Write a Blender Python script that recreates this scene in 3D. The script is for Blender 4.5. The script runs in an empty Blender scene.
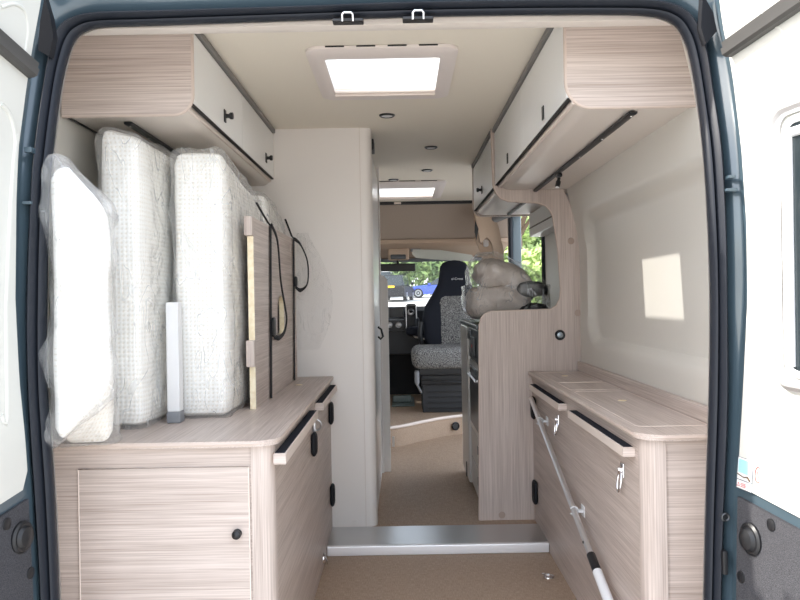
import bpy, bmesh, math, random
from mathutils import Vector, Matrix, noise
from mathutils.geometry import tessellate_polygon
random.seed(7)
S = bpy.context.scene
C = S.collection
V = Vector
R = math.radians
# ------------------------------------------------------------------ camera model
F, CX, CY, H = 767.0, 401.5, 298.0, 1.14
ca, sa = math.cos(R(1.0)), math.sin(R(1.0))
def at(px, py, d):
    "point of the photograph (px, py) at distance d in front of the camera"
    X, Y = px - CX, py - CY
    return V(((X*ca - Y*sa)*d/F, d, H - (X*sa + Y*ca)*d/F))
def xz(px, py, d):
    p = at(px, py, d); return (p.x, p.z)
# ------------------------------------------------------------------ mesh builder
class MB:
    def __init__(s): s.bm = bmesh.new()
    def box(s, x0, x1, y0, y1, z0, z1, bev=0.0, seg=2):
        x0, x1 = min(x0, x1), max(x0, x1); y0, y1 = min(y0, y1), max(y0, y1); z0, z1 = min(z0, z1), max(z0, z1)
        b = s.bm
        v = [b.verts.new((x, y, z)) for x in (x0, x1) for y in (y0, y1) for z in (z0, z1)]
        fs = [b.faces.new([v[i] for i in q]) for q in ((0,1,3,2),(4,6,7,5),(0,4,5,1),(2,3,7,6),(0,2,6,4),(1,5,7,3))]
        if bev > 0:
            es = list({e for f in fs for e in f.edges})
            bmesh.ops.bevel(b, geom=es, offset=bev, segments=seg, affect='EDGES', profile=.5)
        return s
    def prism(s, pts, axis, a, b_, holes=()):
        b = s.bm
        def P(p, t):
            return {'x': (t, p[0], p[1]), 'y': (p[0], t, p[1]), 'z': (p[0], p[1], t)}[axis]
        loops = [list(pts)] + [list(h) for h in holes]
        caps = []
        for t in (a, b_):
            vl = [[b.verts.new(P(p, t)) for p in L] for L in loops]
            es = []
            for L in vl:
                for i in range(len(L)): es.append(b.edges.new((L[i], L[(i+1) % len(L)])))
            if holes: bmesh.ops.triangle_fill(b, use_beauty=True, use_dissolve=False, edges=es)
            elif len(pts) <= 4: b.faces.new(vl[0])
            else:
                for tri in tessellate_polygon([[V((p[0], p[1], 0)) for p in pts]]):
                    b.faces.new([vl[0][i] for i in tri])
            caps.append(vl)
        for La, Lb in zip(*caps):
            n = len(La)
            for i in range(n): b.faces.new((La[i], La[(i+1) % n], Lb[(i+1) % n], Lb[i]))
        return s
    def loft(s, rings, closed=True, cap=False, loop=False):
        b = s.bm
        rv = [[b.verts.new(p) for p in r] for r in rings]
        n = len(rv[0]); m = len(rv)
        for k in range(m if loop else m-1):
            A, B = rv[k], rv[(k+1) % m]
            for i in range(n if closed else n-1):
                j = (i+1) % n
                b.faces.new((A[i], A[j], B[j], B[i]))
        if cap:
            b.faces.new(rv[0][::-1]); b.faces.new(rv[-1])
        return s
    def tube(s, pts, r, seg=10, cap=True, loop=False, flat=1.0, up=None):
        pts = [V(p) for p in pts]; n = len(pts)
        rr = r if isinstance(r, (list, tuple)) else [r]*n
        rings = []; pu = None
        for i, p in enumerate(pts):
            if loop: t = pts[(i+1) % n] - pts[i-1]
            else: t = pts[min(i+1, n-1)] - pts[max(i-1, 0)]
            if t.length < 1e-9: t = V((0, 0, 1))
            t.normalize()
            u = up if up is not None else (pu if pu is not None else (V((0,0,1)) if abs(t.z) < .9 else V((1,0,0))))
            u = V(u); u = u - t*u.dot(t)
            if u.length < 1e-6: u = t.orthogonal()
            u.normalize(); w = t.cross(u); pu = u
            rings.append([p + (u*math.cos(2*math.pi*k/seg)*flat + w*math.sin(2*math.pi*k/seg))*rr[i] for k in range(seg)])
        return s.loft(rings, True, cap and not loop, loop)
    def ring(s, c, axis, Rr, r, seg=20, n=8):
        ax = V(axis).normalized(); u = ax.orthogonal().normalized(); w = ax.cross(u)
        return s.tube([V(c) + (u*math.cos(2*math.pi*k/seg) + w*math.sin(2*math.pi*k/seg))*Rr for k in range(seg)], r, n, loop=True, up=ax)
    def turn(s, c, axis, prof, seg=20):
        "lathe: prof = [(distance along axis, radius)]"
        ax = V(axis).normalized(); u = ax.orthogonal().normalized(); w = ax.cross(u)
        rings = [[V(c) + ax*h + (u*math.cos(2*math.pi*k/seg) + w*math.sin(2*math.pi*k/seg))*max(r, 1e-4) for k in range(seg)] for h, r in prof]
        return s.loft(rings, True, True)
    def grid(s, fn, nu, nv):
        b = s.bm
        vs = [[b.verts.new(fn(i/nu, j/nv)) for j in range(nv+1)] for i in range(nu+1)]
        for i in range(nu):
            for j in range(nv): b.faces.new((vs[i][j], vs[i+1][j], vs[i+1][j+1], vs[i][j+1]))
        return s
    def puff(s, x0, x1, y0, y1, z0, z1, r, n=16, deform=None):
        "rounded, optionally lumpy box from a subdivided cube"
        b = s.bm; c = V(((x0+x1)/2, (y0+y1)/2, (z0+z1)/2)); h = V((abs(x1-x0)/2, abs(y1-y0)/2, abs(z1-z0)/2))
        cache = {}
        def vert(i, j, k):
            key = (i, j, k)
            if key in cache: return cache[key]
            q = V((i/n*2-1, j/n*2-1, k/n*2-1)); p = V((q.x*h.x, q.y*h.y, q.z*h.z))
            rr = [min(r, h[a]) for a in range(3)]
            inner = V([max(-(h[a]-rr[a]), min(h[a]-rr[a], p[a])) for a in range(3)])
            o = V([(p[a]-inner[a])/rr[a] for a in range(3)])
            m = max(abs(o.x), abs(o.y), abs(o.z))
            if o.length > 1e-6: o = o.normalized()*m
            p = c + inner + V([o[a]*rr[a] for a in range(3)])
            nn = (V((q.x**3, q.y**3, q.z**3))).normalized()
            if deform: p = deform(p, nn, q)
            cache[key] = b.verts.new(p); return cache[key]
        for a in range(3):
            for sd in (0, n):
                for i in range(n):
                    for j in range(n):
                        ids = []
                        for di, dj in ((0,0),(1,0),(1,1),(0,1)):
                            t = [0,0,0]; t[a] = sd; t[(a+1)%3] = i+di; t[(a+2)%3] = j+dj
                            ids.append(vert(*t))
                        if sd == 0: ids.reverse()
                        b.faces.new(ids)
        return s
WL = {}
def obj(name, mb, mat, parent=None, smooth=True, org=None, ang=38):
    b = mb.bm if isinstance(mb, MB) else mb
    bmesh.ops.recalc_face_normals(b, faces=b.faces[:])
    if parent is not None: L = WL[parent.name]
    elif org is not None: L = V(org)
    else:
        xs = [v.co for v in b.verts]
        L = V(((min(v.x for v in xs)+max(v.x for v in xs))/2, (min(v.y for v in xs)+max(v.y for v in xs))/2, min(v.z for v in xs)))
    bmesh.ops.translate(b, verts=b.verts[:], vec=-L)
    if smooth:
        for f in b.faces: f.smooth = True
        for e in b.edges:
            if len(e.link_faces) == 2 and e.calc_face_angle(0) > R(ang): e.smooth = False
    me = bpy.data.meshes.new(name); b.to_mesh(me); b.free()
    me.materials.append(mat)
    o = bpy.data.objects.new(name, me); C.objects.link(o)
    if smooth and len(me.polygons) < 60000: o.modifiers.new('weighted', 'WEIGHTED_NORMAL').keep_sharp = True
    if parent is not None: o.parent = parent
    else: o.location = L
    WL[o.name] = L
    return o
def thing(name, label, cat, loc, group=None, kind=None):
    o = bpy.data.objects.new(name, None); C.objects.link(o); o.location = loc; o.empty_display_size = .1
    WL[o.name] = V(loc)
    return tag(o, label, cat, group, kind)
def tag(o, label=None, cat=None, group=None, kind=None):
    if label: o['label'] = label
    if cat: o['category'] = cat
    if group: o['group'] = group
    if kind: o['kind'] = kind
    return o
def struct(name, mb, mat, label=None, **k):
    o = obj(name, mb, mat, **k); o['kind'] = 'structure'
    if label: o['label'] = label
    return o
def sroot(name, loc, label=None):
    o = bpy.data.objects.new(name, None); C.objects.link(o); o.location = loc; o['kind'] = 'structure'
    if label: o['label'] = label
    WL[o.name] = V(loc); return o
def dup(root, loc, label, group=None):
    r = root.copy(); C.objects.link(r); r.location = loc; r['label'] = label
    if group: r['group'] = group
    for ch in list(root.children):
        c = ch.copy(); C.objects.link(c); c.parent = r
        for g in ch.children:
            d = g.copy(); C.objects.link(d); d.parent = c
    WL[r.name] = V(loc)
    return r
def text_mesh(txt, size, depth=.0004):
    cu = bpy.data.curves.new('lettering', 'FONT'); cu.body = txt; cu.size = size; cu.extrude = depth; cu.align_x = 'CENTER'
    o = bpy.data.objects.new('lettering_source', cu); C.objects.link(o)
    bpy.context.view_layer.update()
    me = bpy.data.meshes.new_from_object(o.evaluated_get(bpy.context.evaluated_depsgraph_get()))
    bpy.data.objects.remove(o); b = bmesh.new(); b.from_mesh(me); bpy.data.meshes.remove(me)
    return b
def rrect(x0, x1, z0, z1, r, n=5, corners=(1,1,1,1)):
    "rounded rectangle, counter-clockwise from the lower left; corners: ll, lr, ur, ul"
    out = []
    for k, (cx, cz, a0) in enumerate(((x0+r, z0+r, 180), (x1-r, z0+r, 270), (x1-r, z1-r, 0), (x0+r, z1-r, 90))):
        if corners[k]:
            out += [(cx + r*math.cos(R(a0+90*i/n)), cz + r*math.sin(R(a0+90*i/n))) for i in range(n+1)]
        else: out.append((x0 if k in (0,3) else x1, z0 if k < 2 else z1))
    return out
def smooth_curve(pts, n=6, closed=False):
    P = [V(p) for p in pts]; out = []; m = len(P)
    for i in range(m if closed else m-1):
        if closed: a, b, c, d = P[i-1], P[i], P[(i+1)%m], P[(i+2)%m]
        else: a, b, c, d = P[max(i-1,0)], P[i], P[i+1], P[min(i+2,m-1)]
        for k in range(n):
            t = k/n
            out.append(.5*((2*b) + (c-a)*t + (2*a-5*b+4*c-d)*t*t + (3*b-a-3*c+d)*t**3))
    if not closed: out.append(P[-1])
    return out
# ------------------------------------------------------------------ materials
def lin(c):
    return tuple(((v/255)/12.92 if v/255 <= .04045 else ((v/255+.055)/1.055)**2.4) for v in c) + (1,)
def mat(name, col, rough=.5, metal=0.0, spec=.5, coat=0, bump=None, vary=None, emit=None, sheen=0):
    m = bpy.data.materials.new(name); m.use_nodes = True; nt = m.node_tree; p = nt.nodes['Principled BSDF']
    p.inputs['Base Color'].default_value = lin(col); p.inputs['Roughness'].default_value = rough
    p.inputs['Metallic'].default_value = metal; p.inputs['Specular IOR Level'].default_value = spec
    p.inputs['Coat Weight'].default_value = coat; p.inputs['Coat Roughness'].default_value = .08
    p.inputs['Sheen Weight'].default_value = sheen
    if bump or vary:
        tc = nt.nodes.new('ShaderNodeTexCoord')
    if bump:
        sc, st = bump
        n = nt.nodes.new('ShaderNodeTexNoise'); n.inputs['Scale'].default_value = sc; n.inputs['Detail'].default_value = 3
        nt.links.new(tc.outputs['Object'], n.inputs['Vector'])
        b = nt.nodes.new('ShaderNodeBump'); b.inputs['Strength'].default_value = st; b.inputs['Distance'].default_value = .01
        nt.links.new(n.outputs['Fac'], b.inputs['Height']); nt.links.new(b.outputs['Normal'], p.inputs['Normal'])
    if vary:
        sc, c2 = vary
        n2 = nt.nodes.new('ShaderNodeTexNoise'); n2.inputs['Scale'].default_value = sc; n2.inputs['Detail'].default_value = 4
        nt.links.new(tc.outputs['Object'], n2.inputs['Vector'])
        r = nt.nodes.new('ShaderNodeValToRGB'); r.color_ramp.elements[0].position = .38; r.color_ramp.elements[1].position = .62
        r.color_ramp.elements[0].color = lin(col); r.color_ramp.elements[1].color = lin(c2)
        nt.links.new(n2.outputs['Fac'], r.inputs['Fac']); nt.links.new(r.outputs['Color'], p.inputs['Base Color'])
    return m
def wood(name, axis, light=(206,193,185), dark=(166,151,142)):
    m = bpy.data.materials.new(name); m.use_nodes = True; nt = m.node_tree; p = nt.nodes['Principled BSDF']
    p.inputs['Roughness'].default_value = .42; p.inputs['Specular IOR Level'].default_value = .35
    tc = nt.nodes.new('ShaderNodeTexCoord')
    def nz(al, ac, det, dist=0.0):
        mp = nt.nodes.new('ShaderNodeMapping'); sc = [ac, ac, ac]; sc['xyz'.index(axis)] = al
        mp.inputs['Scale'].default_value = sc; nt.links.new(tc.outputs['Object'], mp.inputs['Vector'])
        n = nt.nodes.new('ShaderNodeTexNoise'); n.inputs['Scale'].default_value = 1; n.inputs['Detail'].default_value = det
        n.inputs['Distortion'].default_value = dist
        nt.links.new(mp.outputs['Vector'], n.inputs['Vector']); return n
    a = nz(2.4, 290, 3); b = nz(1.1, 22, 3, .6); c = nz(8, 480, 1)
    def mth(op, x, y):
        n = nt.nodes.new('ShaderNodeMath'); n.operation = op
        for i, q in enumerate((x, y)):
            if isinstance(q, (int, float)): n.inputs[i].default_value = q
            else: nt.links.new(q, n.inputs[i])
        return n.outputs[0]
    s = mth('ADD', mth('MULTIPLY', a.outputs['Fac'], .5), mth('ADD', mth('MULTIPLY', b.outputs['Fac'], .28), mth('MULTIPLY', c.outputs['Fac'], .22)))
    r = nt.nodes.new('ShaderNodeValToRGB'); e = r.color_ramp.elements
    e[0].position = .36; e[0].color = lin(dark); e[1].position = .60; e[1].color = lin(light)
    nt.links.new(s, r.inputs['Fac']); nt.links.new(r.outputs['Color'], p.inputs['Base Color'])
    bp = nt.nodes.new('ShaderNodeBump'); bp.inputs['Strength'].default_value = .12; bp.inputs['Distance'].default_value = .002
    nt.links.new(a.outputs['Fac'], bp.inputs['Height']); nt.links.new(bp.outputs['Normal'], p.inputs['Normal'])
    return m
def film(name, base=.10, milky=.10, tint=(1,1,1), rough=.14, scale=16, edge=.5, crease_glint=0.0, cscale=6):
    m = bpy.data.materials.new(name); m.use_nodes = True; nt = m.node_tree; nt.nodes.clear()
    out = nt.nodes.new('ShaderNodeOutputMaterial'); tr = nt.nodes.new('ShaderNodeBsdfTransparent'); tr.inputs['Color'].default_value = (*tint, 1)
    gl = nt.nodes.new('ShaderNodeBsdfGlossy'); gl.inputs['Roughness'].default_value = rough
    df = nt.nodes.new('ShaderNodeBsdfDiffuse'); df.inputs['Color'].default_value = (.92, .935, .95, 1)
    tl = nt.nodes.new('ShaderNodeBsdfTranslucent'); tl.inputs['Color'].default_value = (.92, .935, .95, 1)
    tc = nt.nodes.new('ShaderNodeTexCoord'); n = nt.nodes.new('ShaderNodeTexNoise'); n.inputs['Scale'].default_value = scale; n.inputs['Detail'].default_value = 4; n.inputs['Distortion'].default_value = 1.2
    nt.links.new(tc.outputs['Object'], n.inputs['Vector'])
    b = nt.nodes.new('ShaderNodeBump'); b.inputs['Strength'].default_value = .8; b.inputs['Distance'].default_value = .02
    nt.links.new(n.outputs['Fac'], b.inputs['Height'])
    b.inputs['Distance'].default_value = .035
    nt.links.new(b.outputs['Normal'], gl.inputs['Normal'])
    lw = nt.nodes.new('ShaderNodeLayerWeight'); lw.inputs['Blend'].default_value = .5; nt.links.new(b.outputs['Normal'], lw.inputs['Normal'])
    pw = nt.nodes.new('ShaderNodeMath'); pw.operation = 'POWER'; pw.inputs[1].default_value = 4; nt.links.new(lw.outputs['Facing'], pw.inputs[0])
    ad = nt.nodes.new('ShaderNodeMath'); ad.operation = 'MULTIPLY_ADD'; ad.inputs[1].default_value = edge; ad.inputs[2].default_value = base; ad.use_clamp = True
    nt.links.new(pw.outputs[0], ad.inputs[0])
    mx0 = nt.nodes.new('ShaderNodeMixShader'); nt.links.new(df.outputs[0], mx0.inputs[1]); nt.links.new(tl.outputs[0], mx0.inputs[2])
    mx1 = nt.nodes.new('ShaderNodeMixShader'); mx1.inputs[0].default_value = milky
    nt.links.new(tr.outputs[0], mx1.inputs[1]); nt.links.new(mx0.outputs[0], mx1.inputs[2])
    if crease_glint:
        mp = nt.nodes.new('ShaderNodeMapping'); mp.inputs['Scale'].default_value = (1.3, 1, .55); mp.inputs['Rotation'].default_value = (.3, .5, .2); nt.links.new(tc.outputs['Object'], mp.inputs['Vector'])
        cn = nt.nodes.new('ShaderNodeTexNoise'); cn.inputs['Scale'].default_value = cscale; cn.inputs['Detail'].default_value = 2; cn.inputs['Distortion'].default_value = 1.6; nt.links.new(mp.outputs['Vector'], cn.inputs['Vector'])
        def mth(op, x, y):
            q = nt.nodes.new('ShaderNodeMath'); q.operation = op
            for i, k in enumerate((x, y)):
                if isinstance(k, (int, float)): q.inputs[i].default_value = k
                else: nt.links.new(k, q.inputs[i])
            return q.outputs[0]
        mr = nt.nodes.new('ShaderNodeMapRange'); mr.inputs['From Min'].default_value = 0; mr.inputs['From Max'].default_value = .022; mr.inputs['To Min'].default_value = crease_glint; mr.inputs['To Max'].default_value = 0
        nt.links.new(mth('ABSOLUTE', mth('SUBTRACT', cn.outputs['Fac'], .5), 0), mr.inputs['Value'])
        # milky folds, their glints painted as pale streaks, only gather in patches
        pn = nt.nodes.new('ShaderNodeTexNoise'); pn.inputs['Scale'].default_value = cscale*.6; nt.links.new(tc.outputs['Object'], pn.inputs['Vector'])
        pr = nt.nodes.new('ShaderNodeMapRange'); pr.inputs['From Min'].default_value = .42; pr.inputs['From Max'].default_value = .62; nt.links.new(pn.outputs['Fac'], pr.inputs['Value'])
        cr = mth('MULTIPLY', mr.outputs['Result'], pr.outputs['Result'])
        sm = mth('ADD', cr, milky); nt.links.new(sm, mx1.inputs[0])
    mx2 = nt.nodes.new('ShaderNodeMixShader'); nt.links.new(ad.outputs[0], mx2.inputs[0]); nt.links.new(mx1.outputs[0], mx2.inputs[1]); nt.links.new(gl.outputs[0], mx2.inputs[2])
    nt.links.new(mx2.outputs[0], out.inputs['Surface'])
    return m
def pane(name, tint=(.9,.93,.92), base=.0, rough=.02, milky=0.0):
    m = film(name, base, milky, tint, rough, 1.0)
    for n in m.node_tree.nodes:
        if n.type == 'BUMP': n.inputs['Strength'].default_value = 0
    return m
def weave(name, c1, c2, s=420):
    m = bpy.data.materials.new(name); m.use_nodes = True; nt = m.node_tree; p = nt.nodes['Principled BSDF']; p.inputs['Roughness'].default_value = .55
    p.inputs['Specular IOR Level'].default_value = .3
    tc = nt.nodes.new('ShaderNodeTexCoord'); outs = []
    for sc in ((s*.08, s, s*.6), (s, s*.08, s*.6)):
        mp = nt.nodes.new('ShaderNodeMapping'); mp.inputs['Scale'].default_value = sc; nt.links.new(tc.outputs['Object'], mp.inputs['Vector'])
        n = nt.nodes.new('ShaderNodeTexNoise'); n.inputs['Scale'].default_value = 1; n.inputs['Detail'].default_value = 2; nt.links.new(mp.outputs['Vector'], n.inputs['Vector']); outs.append(n.outputs['Fac'])
    a = nt.nodes.new('ShaderNodeMath'); a.operation = 'ADD'; nt.links.new(outs[0], a.inputs[0]); nt.links.new(outs[1], a.inputs[1])
    h = nt.nodes.new('ShaderNodeMath'); h.operation = 'MULTIPLY'; h.inputs[1].default_value = .5; nt.links.new(a.outputs[0], h.inputs[0])
    r = nt.nodes.new('ShaderNodeValToRGB'); r.color_ramp.elements[0].position = .35; r.color_ramp.elements[1].position = .65
    r.color_ramp.elements[0].color = lin(c1); r.color_ramp.elements[1].color = lin(c2)
    nt.links.new(h.outputs[0], r.inputs['Fac']); nt.links.new(r.outputs['Color'], p.inputs['Base Color'])
    b = nt.nodes.new('ShaderNodeBump'); b.inputs['Strength'].default_value = .2; b.inputs['Distance'].default_value = .003
    nt.links.new(h.outputs[0], b.inputs['Height']); nt.links.new(b.outputs['Normal'], p.inputs['Normal'])
    return m
def quilt(name, col, dot):
    m = bpy.data.materials.new(name); m.use_nodes = True; nt = m.node_tree; p = nt.nodes['Principled BSDF']
    p.inputs['Roughness'].default_value = .9; p.inputs['Specular IOR Level'].default_value = .1
    tc = nt.nodes.new('ShaderNodeTexCoord'); sp = nt.nodes.new('ShaderNodeSeparateXYZ'); nt.links.new(tc.outputs['Object'], sp.inputs[0])
    def mth(op, x, y=0):
        n = nt.nodes.new('ShaderNodeMath'); n.operation = op
        for i, q in enumerate((x, y)):
            if isinstance(q, (int, float)): n.inputs[i].default_value = q
            else: nt.links.new(q, n.inputs[i])
        return n.outputs[0]
    h = mth('ADD', sp.outputs['X'], sp.outputs['Y'])
    u = mth('SINE', mth('MULTIPLY', mth('ADD', h, sp.outputs['Z']), 235)); v = mth('SINE', mth('MULTIPLY', mth('SUBTRACT', h, sp.outputs['Z']), 235))
    d = mth('MULTIPLY', u, v)
    r = nt.nodes.new('ShaderNodeValToRGB'); r.color_ramp.elements[0].position = .3; r.color_ramp.elements[1].position = .7
    r.color_ramp.elements[0].color = lin(col); r.color_ramp.elements[1].color = lin(dot)
    nt.links.new(d, r.inputs['Fac']); nt.links.new(r.outputs['Color'], p.inputs['Base Color'])
    b = nt.nodes.new('ShaderNodeBump'); b.inputs['Strength'].default_value = .3; b.inputs['Distance'].default_value = .004; b.invert = True
    nt.links.new(d, b.inputs['Height']); nt.links.new(b.outputs['Normal'], p.inputs['Normal'])
    return m
M = dict(
    wx=wood('oak_grain_across', 'x'), wy=wood('oak_grain_along', 'y'), wz=wood('oak_grain_upright', 'z'),
    edge=mat('edge_banding', (198,182,171), .45), lip=mat('pale_edge', (226,213,203), .45), ply=mat('raw_poplar_edge', (246,234,206), .7, vary=(60,(234,218,184))),
    white=mat('white_cupboard_front', (240,241,240), .32, spec=.5), carc=mat('beige_laminate', (216,208,200), .4),
    ceil=mat('cream_ceiling', (232,225,211), .7, bump=(400,.05)), wall=mat('beige_wall_lining', (212,208,200), .42, spec=.4),
    wash=mat('washroom_laminate', (230,225,220), .45), floor=weave('woven_vinyl_floor', (146,124,105), (184,162,141)),
    alu=mat('aluminium', (205,205,205), .28, 1.0), alub=mat('bright_aluminium', (236,236,238), .35, .9), chrome=mat('chrome', (225,225,228), .12, 1.0),
    black=mat('black_plastic', (24,25,28), .42), grey=mat('grey_plastic', (128,131,136), .5), pgrey=mat('pale_grey_plastic', (226,227,228), .4),
    seal=mat('dark_rubber_seal', (30,34,42), .5, spec=.3), paint=mat('grey_blue_paint', (70,87,97), .3, .2, coat=.7), pdark=mat('dark_corner_rubber', (24,26,31), .6, spec=.3),
    dwhite=mat('off_white_door_lining', (200,200,194), .38), carpet=mat('charcoal_carpet', (58,58,62), .95, bump=(900,.6), vary=(700,(92,92,96)), spec=.1),
    grip=mat('grey_grip_plastic', (70,69,68), .5), mat_w=quilt('quilted_cream_ticking', (253,252,247), (238,232,220)), bag=film('clear_polythene_bag', .035, .20, scale=11, rough=.16, edge=.5, crease_glint=.32, cscale=7),
    bagg=film('clear_polythene_wrap', .06, .05, rough=.13, scale=13, edge=.35, crease_glint=.5, cscale=8), sheet=film('loose_polythene', .05, .03, rough=.14, scale=22, edge=.5, crease_glint=.22, cscale=11),
    strap=mat('black_webbing', (30,31,35), .8), skin=pane('tinted_window_glass', (.92,.95,.94), milky=.03), dome=pane('clear_roof_dome', (.90,.91,.92), .0, .05, .24),
    blind=mat('pale_pink_grey_frame', (226,217,212), .45), drail=mat('grey_ceiling_rail', (126,124,122), .5), gap=mat('dark_gap', (40,38,36), .8),
    melange=mat('grey_melange_cloth', (66,66,68), .95, bump=(200,.5), vary=(130,(160,160,158)), spec=.1), navy=mat('dark_seat_cloth', (34,37,46), .85, spec=.2),
    tan=mat('tan_cab_trim', (182,160,140), .7), shade_brown=mat('shade_toned_headlining', (158,144,132), .9), visor=mat('grey_visor_cloth', (190,192,184), .8),  # headlining brown has the shade over the cab mixed in
    dash=mat('dark_dashboard', (42,44,48), .55), screen=mat('dark_screen', (22,24,28), .32), pearl=mat('silver_ring', (190,190,192), .3, .8),
    kit=mat('grey_kitchen_front', (206,202,196), .35), ktop=mat('slate_worktop', (62,72,74), .3), steel=mat('dark_steel', (70,72,74), .3, .8), red=mat('red_mark', (205,45,40), .5),
    cush=mat('grey_cushion_cloth', (205,195,187), .9, bump=(180,.3), spec=.1), teal=mat('grey_floor_mat', (104,118,118), .35),
    asphalt=mat('pale_tarmac', (196,194,190), .95, vary=(3,(184,182,178))), leaf=mat('green_leaves', (122,148,84), .6, vary=(1.5,(164,184,110))), leaf2=mat('deep_green_leaves', (104,130,80), .6, vary=(1.2,(146,168,104))), bark=mat('brown_bark', (92,76,60), .9),
    blue=mat('blue_car_paint', (36,72,176), .25, .2, coat=1), bcar=mat('black_car_paint', (20,20,23), .5, spec=.3), wcar=mat('white_car_paint', (236,236,236), .3, coat=1), cglass=mat('dark_car_glass', (40,48,52), .08), tyre=mat('tyre_rubber', (26,26,28), .8), rim=mat('alloy_wheel', (170,172,176), .3, .9), plate=mat('yellow_plate', (240,190,30), .5),
    shaft=mat('white_shaft', (245,245,243), .6), nose=mat('daylit_nosing', (250,250,252), .42, .6),
    pblue=mat('pale_blue_print', (150,196,220), .5), paper=mat('white_label_paper', (215,215,215), .5), pink=mat('pale_red_print', (205,80,80), .5), ink=mat('grey_print', (96,104,112), .5), ltext=mat('pale_stitching', (210,212,215), .7),
    socket=mat('socket_insert', (150,160,166), .3, .6), cap=mat('wood_tone_screw_cap', (168,150,138), .5),
)
# ------------------------------------------------------------------ setting: floors, ceiling, walls
FL, FU, ZC = 0.0, .037, 1.967
m = MB(); m.box(-1.0, .98, 1.80, 3.47, -.08, FL); m.box(-1.0, .98, 3.47, 6.35, -.08, FU)
struct('floor', m, M['floor'], 'beige woven vinyl floor of the van', smooth=False, org=(0,3,0))
# cab platform with a curved edge
edge = smooth_curve([(-.98,5.35,0),(-.45,5.46,0),(-.08,5.66,0),(.14,5.90,0),(.32,6.08,0),(.55,6.2,0),(.95,6.27,0)], 6)
m = MB(); m.prism([(p.x,p.y) for p in edge] + [(.95,8.0),(-.98,8.0)], 'z', -.08, .185)
pf = struct('floor_cab', m, M['floor'], 'raised cab floor with curved step edge', smooth=True, org=(0,6,0))
m = MB(); m.tube([p + V((0,-.004,.185)) for p in edge], .012, 8); obj('edge_trim', m, M['lip'], pf)
m = MB(); c = at(455,426,6.13); m.turn((.412, 6.128, c.z), (.46,-.89,0), [(0,.034),(.012,.034),(.016,.028),(.008,.022),(.008,.001)]); obj('floor_socket', m, M['black'], pf)
m = MB(); c = at(393,441,5.70); m.box(c.x-.012, c.x+.012, 5.655, 5.69, c.z-.035, c.z+.04, .003); obj('step_hinge', m, M['alu'], pf)
# step nosing in aluminium
m = MB(); m.box(-.352, .637, 3.435, 3.70, FU, FU+.003)
m.prism([(3.40,FU+.004),(3.40,FU-.004),(3.418,-.0),(3.435,0),(3.435,FU+.004)], 'x', -.352, .637)
st1 = struct('trim_1', m, M['alu'], 'polished aluminium step edging between the two floor levels')
m = MB(); m.box(-.350, .635, 3.398, 3.425, 0, FU+.006, .005); obj('nosing', m, M['nose'], st1)  # nosing coloured whiter for the daylight on its upright face
# ceiling with two roof-light openings
def slab(xs, ys, z0, z1, skip):
    m = MB()
    for i in range(len(xs)-1):
        for j in range(len(ys)-1):
            if (i, j) not in skip: m.box(xs[i], xs[i+1], ys[j], ys[j+1], z0, z1)
    return m
A1 = (-.246, .145, 2.60, 3.02)     # aperture of the rear roof light
A2 = (-.30, .262, 5.66, 6.16)       # aperture of the front roof light
m = slab([-1.06,A1[0]-.015,A1[1]+.015,1.0], [1.95,A1[2]-.015,A1[3]+.015,4.5], ZC, 2.06, {(1,1)})
m2 = slab([-1.06,A2[0]-.015,A2[1]+.015,1.0], [4.5,A2[2]-.015,A2[3]+.015,6.66], ZC, 2.06, {(1,1)})
m.bm.from_mesh((lambda b: (lambda me: (b.to_mesh(me), me)[1])(bpy.data.meshes.new('t')))(m2.bm))
struct('ceiling', m, M['ceil'], 'cream ceiling', smooth=False, org=(0,4,ZC))
m = MB(); m.prism([(1.965,1.842),(1.965,2.0),(1.99,2.06),(2.24,2.06),(2.24,1.967),(2.02,1.848),(2.0,1.838)], 'x', -1.0, .95)
struct('trim_2', m, M['carc'], 'cream header lining above the rear doors')
def rooflight(name, A, fx0, fx1, fy0, fy1, label):
    root = sroot(name, ((fx0+fx1)/2, (fy0+fy1)/2, 1.93), label)
    m = MB(); out = rrect(fx0, fx1, fy0, fy1, .05, 6); inn = rrect(A[0], A[1], A[2], A[3], .012, 6)
    mid = rrect(fx0+.02, fx1-.02, fy0+.02, fy1-.02, .035, 6); mi2 = rrect(A[0]-.02, A[1]+.02, A[2]-.02, A[3]+.02, .015, 6)
    m.loft([[(x,y,1.966) for x,y in out], [(x,y,1.957) for x,y in out], [(x,y,1.950) for x,y in mid], [(x,y,1.946) for x,y in mi2], [(x,y,1.952) for x,y in inn]])
    obj('frame', m, M['blind'], root)
    m = MB(); m.loft([[(x,y,1.952) for x,y in inn], [(x,y,2.085) for x,y in inn]]); obj('shaft', m, M['shaft'], root)
    m = MB()
    for k in range(4):
        w = (fx1-fx0-.1)/4; x = fx0+.05+k*w; m.box(x+.02, x+w-.02, fy0-.002, fy0+.004, 1.961, 1.9655)
    obj('vent_slot', m, M['gap'], root)
    m = MB(); m.tube([(A[0], A[3]-.02, 1.95), (A[1], A[3]-.02, 1.95)], .008, 8); m.box(A[0], A[1], A[3]-.012, A[3]-.001, 1.935, 1.965); obj('blind_bar', m, M['lip'], root)
    m = MB(); x0, x1, y0, y1 = A[0]-.03, A[1]+.03, A[2]-.03, A[3]+.03
    m.puff(x0, x1, y0, y1, 2.08, 2.14, .03, 8); obj('dome', m, M['dome'], root)
    return root
rooflight('window_1', A1, -.305, .203, 2.50, 3.145, 'roof light with pale frame, nearest the rear doors')
rooflight('window_2', A2, -.38, .335, 5.40, 6.30, 'wide roof light towards the cab')
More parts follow.
